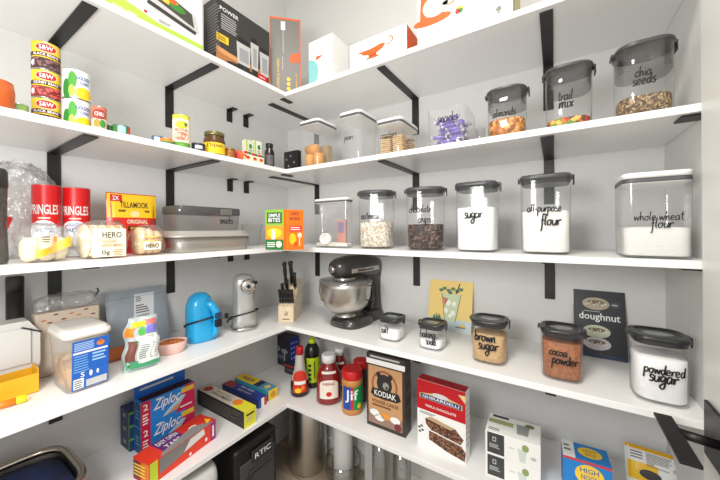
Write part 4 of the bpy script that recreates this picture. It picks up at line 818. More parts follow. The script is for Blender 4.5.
# pink bowl with snacks
x, y, r, h = fit(155, 187.5, 341, 4, 357); rz = math.atan2(CAM.y-y, CAM.x-x)+PI/2; PK = M((226, 186, 176), .45)
MB().stack([(r*.78, 0), (r*.82, .003), (r, h), (r*.96, h), (r*.78, .006)], PK, 2, sx=1, sy=.8, seg=36).build('snack_bowl', None, 'oval pink bowl holding orange-brown snacks, beside the blue appliance', 'bowl', None, None, (x, y, Z4+.0004), rz)
m = MB(); m.stack([(r*.76, .008), (r*.88, h*.85), (r*.6, h*1.0), (r*.1, h*1.06)], grain([(176, 96, 40), (206, 130, 60), (140, 70, 34), (190, 110, 50)], 90), 2, 1, .8, 36); m.build('snack_pieces', None, 'orange-brown crunchy snack pieces in the oval pink bowl', 'snack', None, 'stuff', (x, y, Z4+.0004), rz)
# grey mailer leaning on the wall
A, B = on_x(112, .10), on_x(170, .10); w_ = (B-A).length*1.04; c = (A+B)/2; h = .245
m, mp = pouch(w_, h, .016, M((158, 166, 174), .35, .1, 0, .8, 18, .06))
gm = lambda x0, y0, x1, y1, n=6: gr(x0, y0, x1, y1, n)
m.decal(mp, ([(x+.12*(y-h*.5), y) for x, y in gm(-w_*.10, h*.18, w_*.24, h*.90)[0]], gm(-w_*.10, h*.18, w_*.24, h*.90)[1]), M((222, 224, 226), .5), 2)
for (a, b, q, d_, n) in ((-.07, .76, .04, .86, 3), (-.07, .56, .18, .72, 4)): 
    v_, f_ = stripes(w_*a, h*b, w_*q, h*d_, n, .4, .5); m.decal(mp, ([(x+.12*(y-h*.5), y) for x, y in v_], f_), DK, 4)
for i in range(14): m.decal(mp, R(-w_*.04+i*w_*.015, h*.44, -w_*.04+i*w_*.015+w_*(.004+.004*(i % 3 == 0)), h*.54, 1), INK, 4)
m.decal(mp, R(-w_*.48, h*.86, w_*.48, h*.865), M((110, 116, 124), .4), 3)
o = m.build('mailer_envelope', None, 'grey plastic mailer with a white shipping label, leaning on the left wall', 'envelope', None, None, (.085, c.y, Z4+.003), PI/2); o.rotation_euler = (math.radians(-14), 0, PI/2)
# snack bag with nutrition label
A, B = on_z(121, 377, Z4), on_z(158, 366, Z4); w_ = (B-A).length; c = (A+B)/2; h = top_h(c, 318, Z4)
m, mp = pouch(w_, h, .075, M((196, 206, 204), .25, .2, .3, .8, 30, .1), (), 14, .01, .22); rz = math.atan2(B.y-A.y, B.x-A.x)
m.decal(mp, gr(-w_*.48, h*.06, w_*.48, h*.22), M((60, 160, 110), .4), 2); m.decal(mp, gr(-w_*.16, h*.16, w_*.46, h*.60), M((232, 236, 232), .45), 3); m.decal(mp, stripes(w_*.20, h*.22, w_*.42, h*.54, 8), MID, 5)
m.decal(mp, stripes(-w_*.12, h*.24, w_*.14, h*.52, 7), M((140, 150, 144), .5), 5); m.decal(mp, gr(-w_*.22, h*.60, w_*.40, h*.68), M((240, 240, 236), .4), 3); m.decal(mp, stripes(-w_*.1, h*.615, w_*.36, h*.665, 2), GRN, 5)
m.decal(mp, gr(-w_*.48, h*.68, -w_*.26, h*.84), ORG, 3); m.decal(mp, gr(-w_*.40, h*.84, w_*.05, h*.93), M((220, 210, 40), .4), 4); m.decal(mp, gr(-w_*.05, h*.86, w_*.40, h*.95), M((216, 110, 110), .4), 3); m.decal(mp, gr(w_*.12, h*.70, w_*.42, h*.85), M((120, 120, 206), .4), 3)
m.decal(mp, E(-w_*.02, h*.76, w_*.12, h*.07), M((90, 190, 90), .4), 5); m.decal(mp, gr(-w_*.45, h*.22, -w_*.22, h*.6), M((120, 70, 60), .4), 2); m.decal(mp, G((-w_*.46, h*.1), (-w_*.40, h*.1), (-w_*.2, h*.6), (-w_*.26, h*.6)), GRN, 6)
m.build('snack_bag', None, 'colourful foil snack bag with a white nutrition label, right of the treat tub', 'bag', None, None, (c.x-.02, c.y+.012, Z4+.0004), rz)
m, mp = pouch(.07, .05, .03, M((206, 110, 60), .4)); p = on_z(117, 366, Z4); m.build('snack_bag', None, 'small orange packet squeezed between the tub and the foil snack bag', 'bag', None, None, (p.x-.06, p.y+.01, Z4+.0004), PI/2)
# treat tub
P1 = on_z(67, 396.5, Z4); P2 = on_x(107, P1.x); P3 = on_y(41, P1.y); w_ = abs(P2.y-P1.y); d_ = abs(P1.x-P3.x); d_ = min(max(d_, .11), .16)
h = top_h(P1, 331, Z4); cx, cy = P1.x-d_/2, P1.y+w_/2
g = root('treat_tub', 'frosted plastic tub of treats with a large blue label and white lid', 'tub', (cx, cy, Z4+.0004), PI/2); hb = h-.022
m = MB(); m.stack([(.95, 0), (.98, .006), (1.14, hb)], FROST, 7, w_/2, d_/2, 56, cap1=False); m.build('tub_body', g)
m = MB(); m.stack([(1.14, hb-.008), (1.22, hb-.004), (1.22, hb+.006), (1.18, hb+.011), (1.10, hb+.011), (1.08, hb+.017), (.9, hb+.018)], M((222, 218, 210), .45), 7, w_/2, d_/2, 56); m.build('lid', g)
F_ = flat((-w_/2, -d_/2*.985-.001, .008), (1, 0, 0), (0, -d_/2*.17/hb, 1), (0, -1, 0)); m = MB(); lb = M((28, 96, 186), .4); W = w_; Hh = hb-.02
m.decal(F_, R(W*.10, 0, W*1.0, Hh*.98), lb, 1); m.decal(F_, R(W*.14, Hh*.02, W*.38, Hh*.22), WH, 3); m.decal(F_, R(W*.44, Hh*.02, W*.96, Hh*.16), LG, 3)
m.decal(F_, stripes(W*.16, Hh*.03, W*.36, Hh*.2, 4), DK, 4); m.decal(F_, stripes(W*.14, Hh*.78, W*.62, Hh*.95, 5, .5, .1), M((170, 200, 235), .5), 3); m.decal(F_, R(W*.12, Hh*.72, W*.96, Hh*.76), WH, 3)
m.decal(F_, stripes(W*.14, Hh*.34, W*.52, Hh*.70, 7, .4, .2), M((120, 170, 225), .5), 3); m.decal(F_, stripes(W*.58, Hh*.5, W*.92, Hh*.70, 3, .5, .2), M((160, 200, 240), .5), 3)
m.decal(F_, E(W*.78, Hh*.86, W*.10, Hh*.05), ORG, 3); m.decal(F_, E(W*.78, Hh*.90, W*.05, Hh*.04), M((180, 100, 50), .5), 4); m.decal(F_, txt('S', W*.30, Hh*.24, W*.40, Hh*.34), WH, 4); m.decal(F_, E(W*.55, Hh*.28, W*.04, Hh*.06), WH, 4); m.decal(F_, E(W*.72, Hh*.28, W*.03, Hh*.05), WH, 4)
m.build('label', g, 'blue printed label with white text')
m = MB(); m.stack([(.88, .008), (.92, .012), (.95, hb*.52), (.5, hb*.56), (.1, hb*.57)], grain([(206, 160, 100), (180, 130, 76), (226, 184, 124), (160, 112, 64)], 45), 7, w_/2, d_/2, 48); m.build('dog_treats', None, 'light brown treats inside the frosted tub', 'treats', None, 'stuff', (cx, cy, Z4+.0004), PI/2)
# behind the tub: plastic wrapped pack, white sheet, black bottle
m = MB(); m.box((0, 0, .107), (.17, .05, .214), M((206, 190, 172), .6, 0, 0, 0, 60), .006)
F_ = flat((-.085, -.0252, 0), (1, 0, 0), (0, 0, 1), (0, -1, 0))
for a, b, q in ((.02, .19, 0), (.05, .205, 1), (.09, .20, 0), (.13, .206, 1), (.035, .18, 1), (.11, .19, 0), (.07, .185, 1), (.15, .185, 1)): m.decal(F_, E(a, b, .007, .0025), M((110, 60, 50), .5) if q else M((200, 120, 40), .5), 1)
yb = on_x(69, .11).y; g = m.build('wrapped_pack', None, 'cream patterned packet in clear plastic standing behind the treat tub', 'packet', None, None, (.085, yb, Z4+.0004), PI/2)
m = MB(); m.add(*bevel_box(.172, .052, .05, .012, 3), WRAP, True, Matrix.Translation((0, 0, .235))); blob(m, (0, 0, .212), .165, .05, .06, WRAP, 2.8, .12, 5, 30, 10); m.tube([(.075, -.01, .245), (.086, -.01, .265), (.082, -.01, .275)], .003, BLACK); m.build('plastic_wrapper', g)
p_ = on_x(99, .10); MB().stack([(.016, 0), (.016, .13), (.012, .145), (.012, .165)], M((30, 140, 70), .3), 2, seg=20).build('small_bottle', None, 'narrow green bottle between the plastic wrapped pack and the mailer', 'bottle', None, None, (.055, p_.y-.01, Z4+.0004))
g = root('black_bottle', 'tall matt black bottle against the left wall at the left edge', 'bottle', (.045, on_x(14.5, .045).y, Z4+.0004)); hbk = top_h((.07, on_x(14.5, .07).y), 277, Z4)
MB().stack([(.019, 0), (.021, .004), (.021, hbk*.86)], BLACK, 2, seg=28).build('bottle_body', g); MB().stack([(.0215, hbk*.86), (.0215, hbk*.985), (.019, hbk)], M((34, 33, 33), .35), 2, seg=28).build('cap', g)
# white storage bin and yellow box at the far left
PW = M((216, 214, 208), .4)
a = on_x(-30, .13); b = on_x(38.5, .13); wv = abs(b.y-a.y); hh = top_h((.15, b.y), 319, Z4)
g = root('storage_bin', 'white plastic bin with an angled corner, far left of the mixer shelf', 'bin', (.108, (a.y+b.y)/2, Z4+.0004), PI/2)
m = MB(); W = wv/2
pts = [(-W, .02), (-W, hh), (W*.62, hh), (W, hh*.80), (W, hh*.34), (W*.84, .02)]
n = len(pts); va = [(x, -.034, z) for x, z in pts]; vb_ = [(x, .034, z) for x, z in pts]
m.add(va+vb_, [list(range(n))[::-1], list(range(n, 2*n))]+[[i, (i+1) % n, n+(i+1) % n, n+i] for i in range(n)], PW); m.build('bin_body', g)
m = MB(); m.box((0, -.038, hh*.62), (W*1.4, .006, hh*.55), PW, .003); m.box((W*.7, -.043, hh*.86), (.05, .004, .005), DK, .001, None, Matrix.Rotation(.5, 4, 'Y')); m.build('front_panel', g)
m = MB(); m.box((-W*.3, 0, .0105), (W*1.2, .06, .02), PW, .003); m.build('foot', g)
P1 = on_z(39, 391.5, Z4); P0 = Vector((P1.x, on_x(-12, P1.x).y, 0)); w_ = (Vector((P1.x, P1.y, 0))-P0).length; h = top_h(P1, 372.5, Z4); YB = M((236, 176, 30), .5)
g = root('yellow_box', 'open yellow cardboard box in front of the white bin', 'box', (P1.x-.037, (P1.y+P0.y)/2, Z4+.0004), PI/2); g.scale = (1, .74, 1)
m = MB(); t = .002
m.box((0, -.05+t/2, h/2), (w_, t, h), YB, .0005); m.box((0, .05-t/2, h/2), (w_, t, h), YB, .0005); m.box((0, 0, t/2), (w_, .1, t), YB, .0005)
for s in (-1, 1): m.box((s*(w_/2-t/2), 0, h*.62 if s > 0 else h/2), (t, .1-2*t, h*1.24 if s > 0 else h), YB, .0005)
m.build('box_tray', g); MB().box((-.02, 0, h*.35), (w_*.7, .07, h*.5), DK, .004).build('box_insert', g, 'dark insert')
p = on_z(8, 407, Z4); m = MB(); m.tube([(-.04, 0, .010), (.015, 0, .010)], .0095, M((240, 130, 30), .35), 14); m.tube([(.0155, 0, .011), (.036, 0, .011)], .0108, M((236, 220, 30), .35), 14); m.build('marker_pen', None, 'orange marker with a yellow cap lying in front of the yellow box', 'marker', None, None, (p.x+.0, p.y, Z4+.0004), PI/2-.15)
# books leaning on the back wall
def book(name, label, u1, u2, vt, dark, art, y0=-.045, lean=12, th_=.012, rot=0, cat='book'):
    A, B = on_y(u1, y0), on_y(u2, y0); w_ = (B-A).length; h = top_h((A+B)/2, vt, Z4)/math.cos(math.radians(lean)); c = (A+B)/2
    m = MB(); m.box((0, th_/2, h/2), (w_, th_, h), M((236, 234, 226), .6), .0008); m.box((0, 0, h/2), (w_+.002, .002, h+.002), dark, .0006); m.box((0, th_, h/2), (w_+.002, .002, h+.002), dark, .0006)
    art(m, flat((-w_/2, -.0012, 0), (1, 0, 0), (0, 0, 1), (0, -1, 0)), w_, h)
    o = m.build(name, None, label, cat, None, None, (c.x, c.y, Z4+.0012), 0); o.rotation_euler = (math.radians(-lean), 0, rot); return o
def art_drink(m, F_, w, h):
    m.decal(F_, R(0, 0, w, h*.24), M((196, 212, 214), .5), 1); m.decal(F_, G((w*.30, h*.74), (w*.40, h*.20), (w*.64, h*.20), (w*.74, h*.74)), M((196, 210, 170), .5), 2)
    for a, b, r_ in ((.42, .40, .05), (.58, .36, .05), (.46, .56, .06), (.60, .54, .05), (.52, .30, .04)): m.decal(F_, E(w*a, h*b, w*r_, h*r_), M((236, 238, 226), .5), 3)
    m.decal(F_, G((w*.33, h*.66), (w*.38, h*.46), (w*.46, h*.64)), M((206, 120, 90), .5), 3)
    for a, b in ((.28, .80), (.36, .84), (.46, .80), (.56, .84), (.66, .80), (.74, .84), (.5, .76)): m.decal(F_, E(w*a, h*b, w*.055, h*.035, 8), M((90, 120, 90), .5), 4)
    m.decal(F_, G((w*.62, h*.74), (w*.645, h*.74), (w*.72, h*.95), (w*.695, h*.95)), INK, 5)
    for (x0, x1) in ((.30, .40), (.74, .64)): m.decal(F_, G((w*x0, h*.74), (w*x0+w*.012, h*.74), (w*x1+w*.012, h*.20), (w*x1, h*.20)), DK, 4)
    for a, b, q in ((.10, .18, .30), (.16, .12, .34), (.22, .2, .32)): m.decal(F_, G((w*a, h*b), (w*(a+.12), h*b), (w*(a+.05), h*q)), M((60, 110, 80), .5), 5)
    m.decal(F_, E(w*.82, h*.13, w*.05, h*.04, 10), YEL, 5); m.decal(F_, stripes(w*.66, h*.08, w*.9, h*.13, 1), MID, 5)
book('picture_book', 'yellow square book with a cocktail glass drawing, leaning on the back wall', 426.5, 470, 283, M((236, 206, 120), .5), art_drink, -.06, 14, .008)
def art_dough(m, F_, w, h):
    D1 = M((196, 190, 176), .5)
    for yy, cc in ((.80, M((176, 164, 140), .5)), (.38, M((196, 200, 176), .5)), (.20, M((206, 200, 202), .5))):
        m.decal(F_, E(w*.44, h*yy, w*.27, h*.095), cc, 2); m.decal(F_, E(w*.44, h*(yy+.025), w*.17, h*.03), M((120, 104, 84), .5), 3)
        for i in range(8): m.decal(F_, E(w*(.24+.055*i), h*(yy-.02+.02*(i % 3)), w*.018, h*.012, 6), M((235, 230, 215), .5), 4)
    m.decal(F_, txt('doughnut', w*.10, h*.52, w*.90, h*.66), WH, 5); m.decal(F_, stripes(w*.2, h*.67, w*.6, h*.69, 1), LG, 4); m.decal(F_, E(w*.82, h*.80, w*.1, h*.055), M((60, 62, 66), .5), 3); m.decal(F_, stripes(w*.75, h*.78, w*.89, h*.82, 1), LG, 4)
    m.decal(F_, R(0, 0, w, h*.05), M((30, 50, 80), .4), 2); m.decal(F_, E(w*.52, h*.06, w*.012, h*.01), RED, 4)
book('recipe_book', 'dark doughnut recipe book leaning on the back wall behind the powdered sugar', 574, 627, 294, M((34, 36, 42), .35), art_dough, -.06, 13, .018)

# ---------------------------------------------------------------- lowest shelf, right arm
Z5 = TOPS[5]
def bottle(name, label, u1, u2, vt, vb, prof, body, capm, cap, art=None, cat='bottle', group=None, sy=1, n=2, capname='cap', turn=0):
    """prof: (fraction of radius, fraction of height) for the body; cap the same"""
    x, y, r, h = fit(u1, u2, vt, 5, vb); rz = math.atan2(CAM.y-y, CAM.x-x)+PI/2+turn
    g = root(name, label, cat, (x, y, Z5+.0004), rz, group)
    m = MB(); m.stack([(r*a, h*b) for a, b in prof], body, n, 1, sy, 36)
    if art: art(m, curved(r, r*sy, 2 if sy == 1 else 2.01), r, h)
    m.build('bottle_body', g); m = MB(); m.stack([(r*a, h*b) for a, b in cap], capm, 2, seg=28); m.build(capname, g); return g
def a_syr(m, C, r, h):
    m.decal(C, R(-r*.75, h*.10, r*.75, h*.42, 12), M((206, 50, 30), .4), 2); m.decal(C, E(0, h*.42, r*.72, h*.14), M((206, 50, 30), .4), 2); m.decal(C, R(-r*.6, h*.27, r*.6, h*.34, 8), WH, 3); m.decal(C, E(-r*.2, h*.15, r*.35, h*.05), YEL, 3); m.decal(C, E(r*.3, h*.2, r*.2, h*.05), ORG, 3)
SYR = [M((50, 24, 16), .2)]*3+[M((190, 184, 176), .2, 0, .3)]*5
bottle('syrup_bottle', 'syrup bottle with a red cap and red label, left of the lime bottle', 290.5, 309.5, 346, 398, [(.9, 0), (1, .03), (1, .22), (.92, .32), (.62, .5), (.5, .66), (.46, .80), (.36, .83)], SYR, RED, [(.38, .83), (.38, .97), (.3, 1)], a_syr)
def a_lime(m, C, r, h):
    m.decal(C, R(-r*.8, h*.12, r*1.2, h*.62, 12), M((196, 220, 30), .4), 2)
    for i in range(4): m.decal(C, E(-r*.3, h*(.2+.09*i), r*.22, h*.03), M((50, 60, 30), .5), 3)
    m.decal(C, R(r*.25, h*.2, r*.4, h*.55), M((60, 70, 30), .5), 3)
bottle('drink_bottle', 'dark squeeze bottle with a lime label and lime cap', 304.5, 320, 337, 389, [(.9, 0), (1, .03), (1, .58), (.97, .64), (1, .68), (.9, .78), (.6, .86), (.42, .88)], M((26, 26, 24), .3), M((190, 220, 40), .35), [(.46, .88), (.46, .95), (.25, .955), (.22, 1)], a_lime)
def a_ket(m, C, r, h):
    cr = M((236, 228, 214), .5); m.decal(C, R(-r*.72, h*.14, r*.72, h*.44, 12), cr, 2); m.decal(C, E(0, h*.44, r*.70, h*.09), cr, 2); m.decal(C, txt('HEINZ', -r*.48, h*.42, r*.48, h*.475), M((160, 30, 30), .5), 4); m.decal(C, E(0, h*.24, r*.22, h*.05), RED, 4)
    m.decal(C, stripes(-r*.5, h*.31, r*.5, h*.38, 2), M((90, 60, 50), .5), 4); m.decal(C, R(-r*.55, h*.655, r*.55, h*.71, 8), cr, 3)
KP = [(.88, 0), (1, .03), (1, .12), (.95, .3), (.98, .5), (.9, .62), (.66, .74), (.52, .80), (.48, .84)]
KET = M((132, 22, 18), .18, 0, .5)
bottle('ketchup_bottle', 'red ketchup bottle with white cap, the front one of two', 316.5, 341.5, 353.5, 407.5, KP, KET, WHITE, [(.56, .84), (.56, .97), (.5, 1)], a_ket, 'bottle', 'ketchup bottles', .8)
bottle('ketchup_bottle', 'red ketchup bottle with white cap, half hidden behind the front one', 331, 348, 347.5, 393, KP, KET, WHITE, [(.56, .84), (.56, .97), (.5, 1)], a_ket, 'bottle', 'ketchup bottles', .8)
def a_jif(m, C, r, h):
    m.decal(C, R(-r*1.2, h*.14, -r*.35, h*.66, 8), BLU, 2); m.decal(C, R(-r*.35, h*.14, r*.15, h*.66, 4), RED, 2); m.decal(C, R(-r*.1, h*.14, r*1.3, h*.66, 10), M((10, 140, 70), .4), 3)
    m.decal(C, txt('Jif', -r*.9, h*.30, r*.35, h*.60), WH, 5); m.decal(C, E(r*.45, h*.22, r*.2, h*.06), YEL, 5)
PB = M((196, 134, 70), .35)
bottle('peanut_butter_jar', 'peanut butter jar with a red lid and green and blue label', 342, 363, 368, 416.5, [(.9, 0), (1, .03), (1, .12), (.97, .14), (.97, .66), (1, .68), (1, .76), (.9, .80)], PB, RED, [(.96, .80), (.98, .82), (.98, .98), (.92, 1)], a_jif, 'jar', None, 1, 2, 'lid', .2)
bottle('spread_jar', 'jar with a red lid hidden behind the peanut butter jar', 353.5, 368, 359.5, 403, [(.9, 0), (1, .03), (1, .76), (.9, .80)], M((70, 40, 30), .3), RED, [(.96, .80), (.98, .82), (.98, .98), (.92, 1)], None, 'jar', None, 1, 2, 'lid')
# tall cartons
A, B = on_z(367, 423.5, Z5), on_z(405.5, 438.5, Z5); kd = M((58, 48, 42), .5)
h = top_h(A, 352, Z5); m, f, c, rz, w_ = carton(A, B, .062, h, kd); F_ = f['front']
m.decal(F_, R(w_*.05, h*.05, w_*.93, h*.84), TAN, 1); m.decal(F_, R(w_*0, h*.86, w_, h*.93), WH, 2); m.decal(F_, R(w_*.05, h*.05, w_*.93, h*.20), M((150, 120, 104), .5), 2)
m.decal(F_, E(w_*.48, h*.60, w_*.34, h*.20), M((150, 96, 66), .5), 2); m.decal(F_, E(w_*.48, h*.60, w_*.29, h*.17), TAN, 3)
m.decal(F_, E(w_*.48, h*.62, w_*.20, h*.13), M((44, 40, 40), .5), 4)
for s in (-1, 1): m.decal(F_, E(w_*(.48+s*.15), h*.73, w_*.06, h*.04), M((44, 40, 40), .5), 4)
m.decal(F_, E(w_*.52, h*.60, w_*.08, h*.05), M((150, 146, 140), .5), 5); m.decal(F_, E(w_*.54, h*.58, w_*.03, h*.02), INK, 6)
m.decal(F_, G((w_*.12, h*.46), (w_*.22, h*.42), (w_*.80, h*.42), (w_*.90, h*.46), (w_*.84, h*.54), (w_*.16, h*.54)), M((36, 34, 34), .5), 6); m.decal(F_, txt('KODIAK', w_*.22, h*.445, w_*.78, h*.52), WH, 7)
m.decal(F_, txt('POWER CAKES', w_*.16, h*.34, w_*.84, h*.385), M((110, 60, 40), .5), 5); m.decal(F_, stripes(w_*.16, h*.29, w_*.8, h*.33, 1), M((110, 60, 40), .5), 5)
for a, b, cc in ((.22, .20, WH), (.5, .19, M((226, 150, 60), .5)), (.75, .18, WH), (.35, .15, WH)): m.decal(F_, E(w_*a, h*b, w_*.13, h*.045), cc, 4)
m.decal(F_, E(w_*.82, h*.10, w_*.09, h*.05), M((120, 40, 50), .5), 6); m.decal(F_, stripes(w_*.1, h*.945, w_*.9, h*.985, 1, .6, .05), LG, 2)
for b in (.3, .5, .7): m.decal(f['right'], G((.012, h*b), (.05, h*(b+.03)), (.05, h*(b+.10)), (.012, h*(b+.07))), M((96, 74, 60), .5), 1)
put(m, 'pancake_mix_box', 'brown pancake mix box with a bear emblem', 'box', c, rz, Z5)
A, B = on_z(417.5, 444, Z5), on_z(466, 465.5, Z5); h = top_h(A, 378, Z5); m, f, c, rz, w_ = carton(A, B, .05, h, WH); F_ = f['front']; RD = M((186, 16, 30), .4)
m.decal(F_, R(0, h*.56, w_, h), RD, 1); m.decal(F_, G((w_*.06, h*.73), (w_*.94, h*.73), (w_*.94, h*.80), (w_*.78, h*.82), (w_*.5, h*.86), (w_*.22, h*.82), (w_*.06, h*.80)), M((206, 190, 130), .5), 2)
m.decal(F_, R(w_*.08, h*.735, w_*.92, h*.80), M((26, 50, 120), .5), 3); m.decal(F_, txt('GHIRARDELLI', w_*.12, h*.748, w_*.88, h*.788), WH, 4); m.decal(F_, E(w_*.5, h*.83, w_*.17, h*.035), M((206, 206, 200), .5), 4)
m.decal(F_, txt('TRIPLE CHOCOLATE', w_*.18, h*.62, w_*.82, h*.655), WH, 3); m.decal(F_, stripes(w_*.06, h*.50, w_*.40, h*.54, 2), MID, 3)
BRW = grain([(92, 54, 36), (60, 32, 22), (130, 84, 58), (150, 110, 80), (74, 42, 28)], 160, .2)
m.decal(F_, G((w_*.18, h*.44), (w_*.30, h*.49), (w_*.80, h*.44), (w_*.96, h*.33), (w_*.90, h*.25), (w_*.30, h*.30), (w_*.20, h*.36)), BRW, 3)
m.decal(F_, G((w_*.26, h*.28), (w_*.92, h*.23), (w_*1.0, h*.16), (w_*.98, h*.04), (w_*.66, h*.07), (w_*.26, h*.15)), BRW, 3); m.decal(F_, G((w_*.2, h*.445), (w_*.30, h*.49), (w_*.8, h*.44), (w_*.7, h*.40)), M((190, 160, 120), .6), 4)
for a, b in ((.05, .28), (.10, .31), (.06, .22), (.12, .25)): m.decal(F_, E(w_*a, h*b, w_*.03, h*.015, 8), M((50, 30, 26), .5), 4)
m.decal(F_, G((w_*.86, h*.94), (w_, h*.95), (w_, h*.84)), M((220, 200, 140), .5), 3); m.decal(f['top'], R(.001, .001, w_-.001, .049), M((160, 20, 30), .4), 1); m.decal(f['top'], txt('CHOCOLATE', w_*.3, .022, w_*.75, .034), M((90, 30, 30), .5), 3); m.decal(f['right'], stripes(.008, h*.2, .04, h*.85, 8), M((200, 190, 180), .5), 1)
put(m, 'brownie_mix_box', 'red and white triple chocolate brownie mix box', 'box', c, rz, Z5)
# glassware boxes, two stacked
A, B = on_z(485.5, 474, Z5), on_z(541, 495, Z5); ht = top_h(A, 429.5, Z5); hb2 = ht/2
for i, lb in enumerate(('white glassware box with grey square, lower of the stacked pair', 'white glassware box with grey square, upper of the stacked pair')):
    m, f, c, rz, w_ = carton(A, B, .12, hb2-.0006, WH); F_ = f['front']; h = hb2
    m.decal(F_, R(w_*.04, h*.06, w_*.36, h*.96), M((60, 62, 64), .5), 1); m.decal(F_, stripes(w_*.08, h*.30, w_*.28, h*.50, 3), LG, 2); m.decal(F_, R(w_*.14, h*.60, w_*.21, h*.80), LG, 2); m.decal(F_, R(w_*.155, h*.64, w_*.195, h*.76), M((60, 62, 64), .5), 3)
    m.decal(F_, G((w_*.64, h*.08), (w_*.74, h*.08), (w_*.76, h*.62), (w_*.60, h*.62)), M((206, 214, 206), .5), 1); m.decal(F_, E(w_*.74, h*.70, w_*.06, h*.15), M((140, 160, 100), .5), 2); m.decal(F_, stripes(w_*.45, h*.5, w_*.55, h*.58, 1), LG, 1); m.decal(F_, E(w_*.88, h*.36, w_*.05, h*.08), LG, 1)
    if i:
        T_ = f['top']; m.decal(T_, R(w_*.08, .10, w_*.40, .114), DK, 1); m.decal(T_, R(w_*.02, .06, w_*.5, .085), M((160, 174, 110), .5), 1); m.decal(T_, stripes(w_*.05, .012, w_*.3, .03, 2), DK, 1); m.decal(T_, G((w_*.58, .03), (w_*.78, .03), (w_*.80, .090), (w_*.56, .090)), M((150, 156, 150), .5), 1); m.decal(T_, E(w_*.80, .095, w_*.09, .012), M((110, 126, 80), .5), 2)
    m.build('glassware_box', None, lb, 'box', 'white glassware boxes', None, (c.x, c.y, Z5+.0004+i*hb2), rz)
# blue box with yellow ovals
zt = Z5+.13; A, B = on_z(563, 454.5, zt), on_z(612.5, 469.5, zt); BB = M((30, 130, 206), .4); A2 = on_z(564, 432, zt); dep = min(.09, (C2(A2)-C2(A)).length)
m, f, c, rz, w_ = carton(A, B, dep, .13, BB); F_ = f['front']; T_ = f['top']; YO = M((246, 206, 60), .5)
m.decal(T_, R(0, 0, w_*.27, dep), WH, 1); m.decal(T_, stripes(w_*.04, dep*.3, w_*.2, dep*.8, 2), MID, 2); m.decal(T_, E(w_*.60, dep*.52, w_*.26, dep*.30), YO, 2); m.decal(T_, txt('CRISPY', w_*.46, dep*.55, w_*.75, dep*.70), M((150, 120, 50), .5), 3); m.decal(T_, txt('RICE', w_*.5, dep*.34, w_*.72, dep*.48), M((150, 120, 50), .5), 3)
m.decal(F_, R(0, .122, w_, .13), M((206, 60, 70), .5), 1); m.decal(F_, E(w_*.55, .085, w_*.30, .034), YO, 1); m.decal(F_, txt('HIGH', w_*.36, .092, w_*.74, .108), M((60, 110, 160), .5), 2); m.decal(F_, txt('NOON', w_*.38, .070, w_*.74, .086), M((60, 110, 160), .5), 2)
put(m, 'drink_box', 'bright blue box with yellow ovals and a red stripe', 'box', c, rz, Z5)
# yellow and white bag
A, B = on_z(632, 480+16, Z5), on_z(690, 480+34, Z5); w_ = (C2(B)-C2(A)).length*1.0; c = (C2(A)+C2(B))/2+Vector((-.005, .055, 0)); h = .118
m, mp = pouch(w_, h, .05, M((236, 236, 232), .35, 0, .2, .5, 20)); m.decal(mp, gr(-w_*.49, h*.88, w_*.49, h*.985), M((226, 170, 20), .4), 2); m.decal(mp, gr(-w_*.46, h*.1, w_*.1, h*.55), M((240, 190, 20), .4), 2); m.decal(mp, stripes(-w_*.1, h*.5, w_*.42, h*.85, 9), MID, 4); m.decal(mp, E(-w_*.05, h*.3, w_*.2, h*.12), DK, 5); m.decal(mp, stripes(-w_*.4, h*.62, -w_*.16, h*.84, 3), MID, 4)
o = m.build('snack_bag', None, 'yellow and white printed bag at the right end of the lowest shelf', 'bag', None, None, (c.x, c.y, Z5+.008), math.radians(-3)); o.rotation_euler = (math.radians(-32), 0, math.radians(-3))

# ---------------------------------------------------------------- lowest shelf, left arm
def lowbox(uF1, vF1, uF2, vF2, depth, h): return carton(on_z(uF1, vF1, Z5), on_z(uF2, vF2, Z5), depth, h, WH)
# zipper bag cartons (two stacked), aligned with the left wall
P = on_z(141, 456.5, Z5); Q = on_x(193.5, P.x); zh = top_h(P, 404, Z5)/2; pass; ZB = M((30, 130, 210), .4)
for i, lb in enumerate(('blue and crimson zipper bag carton, lower of the stacked pair', 'blue and crimson zipper bag carton with its shaded opening painted dark on top, upper of the stacked pair')):
    m, f, c, rz, w_ = carton(P, Q, .055, zh-.0006, ZB); F_ = f['front']; h = zh
    m.decal(F_, G((w_*.62, 0), (w_, 0), (w_, h), (w_*.80, h)), PINKR, 1); m.decal(F_, R(0, 0, w_*.16, h), M((196, 24, 60), .45), 2); m.decal(F_, txt('2', w_*.04, h*.66, w_*.12, h*.90), WH, 3); m.decal(F_, stripes(w_*.03, h*.1, w_*.13, h*.55, 4), WH, 3)
    m.decal(F_, txt('Ziploc', w_*.19, h*.38, w_*.66, h*.93, .25), WH, 3); m.decal(F_, G((w_*.36, h*.10), (w_*.62, h*.18), (w_*.82, h*.62), (w_*.72, h*.66), (w_*.5, h*.36)), M((170, 206, 226), .4), 2)
    m.decal(F_, G((w_*.42, h*.10), (w_*.66, h*.18), (w_*.74, h*.42), (w_*.6, h*.34)), M((196, 150, 110), .5), 4); m.decal(F_, R(w_*.72, h*.72, w_*.98, h*.92), M((226, 190, 60), .5), 3); m.decal(F_, stripes(w_*.70, h*.10, w_*.96, h*.22, 1), WH, 3)
    m.decal(f['left'], R(.002, .003, .053, h-.004), M((20, 70, 100), .5), 1); m.decal(f['left'], stripes(.01, h*.3, .04, h*.7, 3), M((90, 150, 180), .5), 2); m.decal(f['top'], R(.01, .006, w_-.006, .05), M((60, 24, 26), .7), 1)  # dark panel on the closed top paints the shade inside the opening
    m.build('zipper_bag_carton', None, lb, 'box', 'zipper bag cartons', None, (c.x, c.y, Z5+.0004+i*zh), rz)
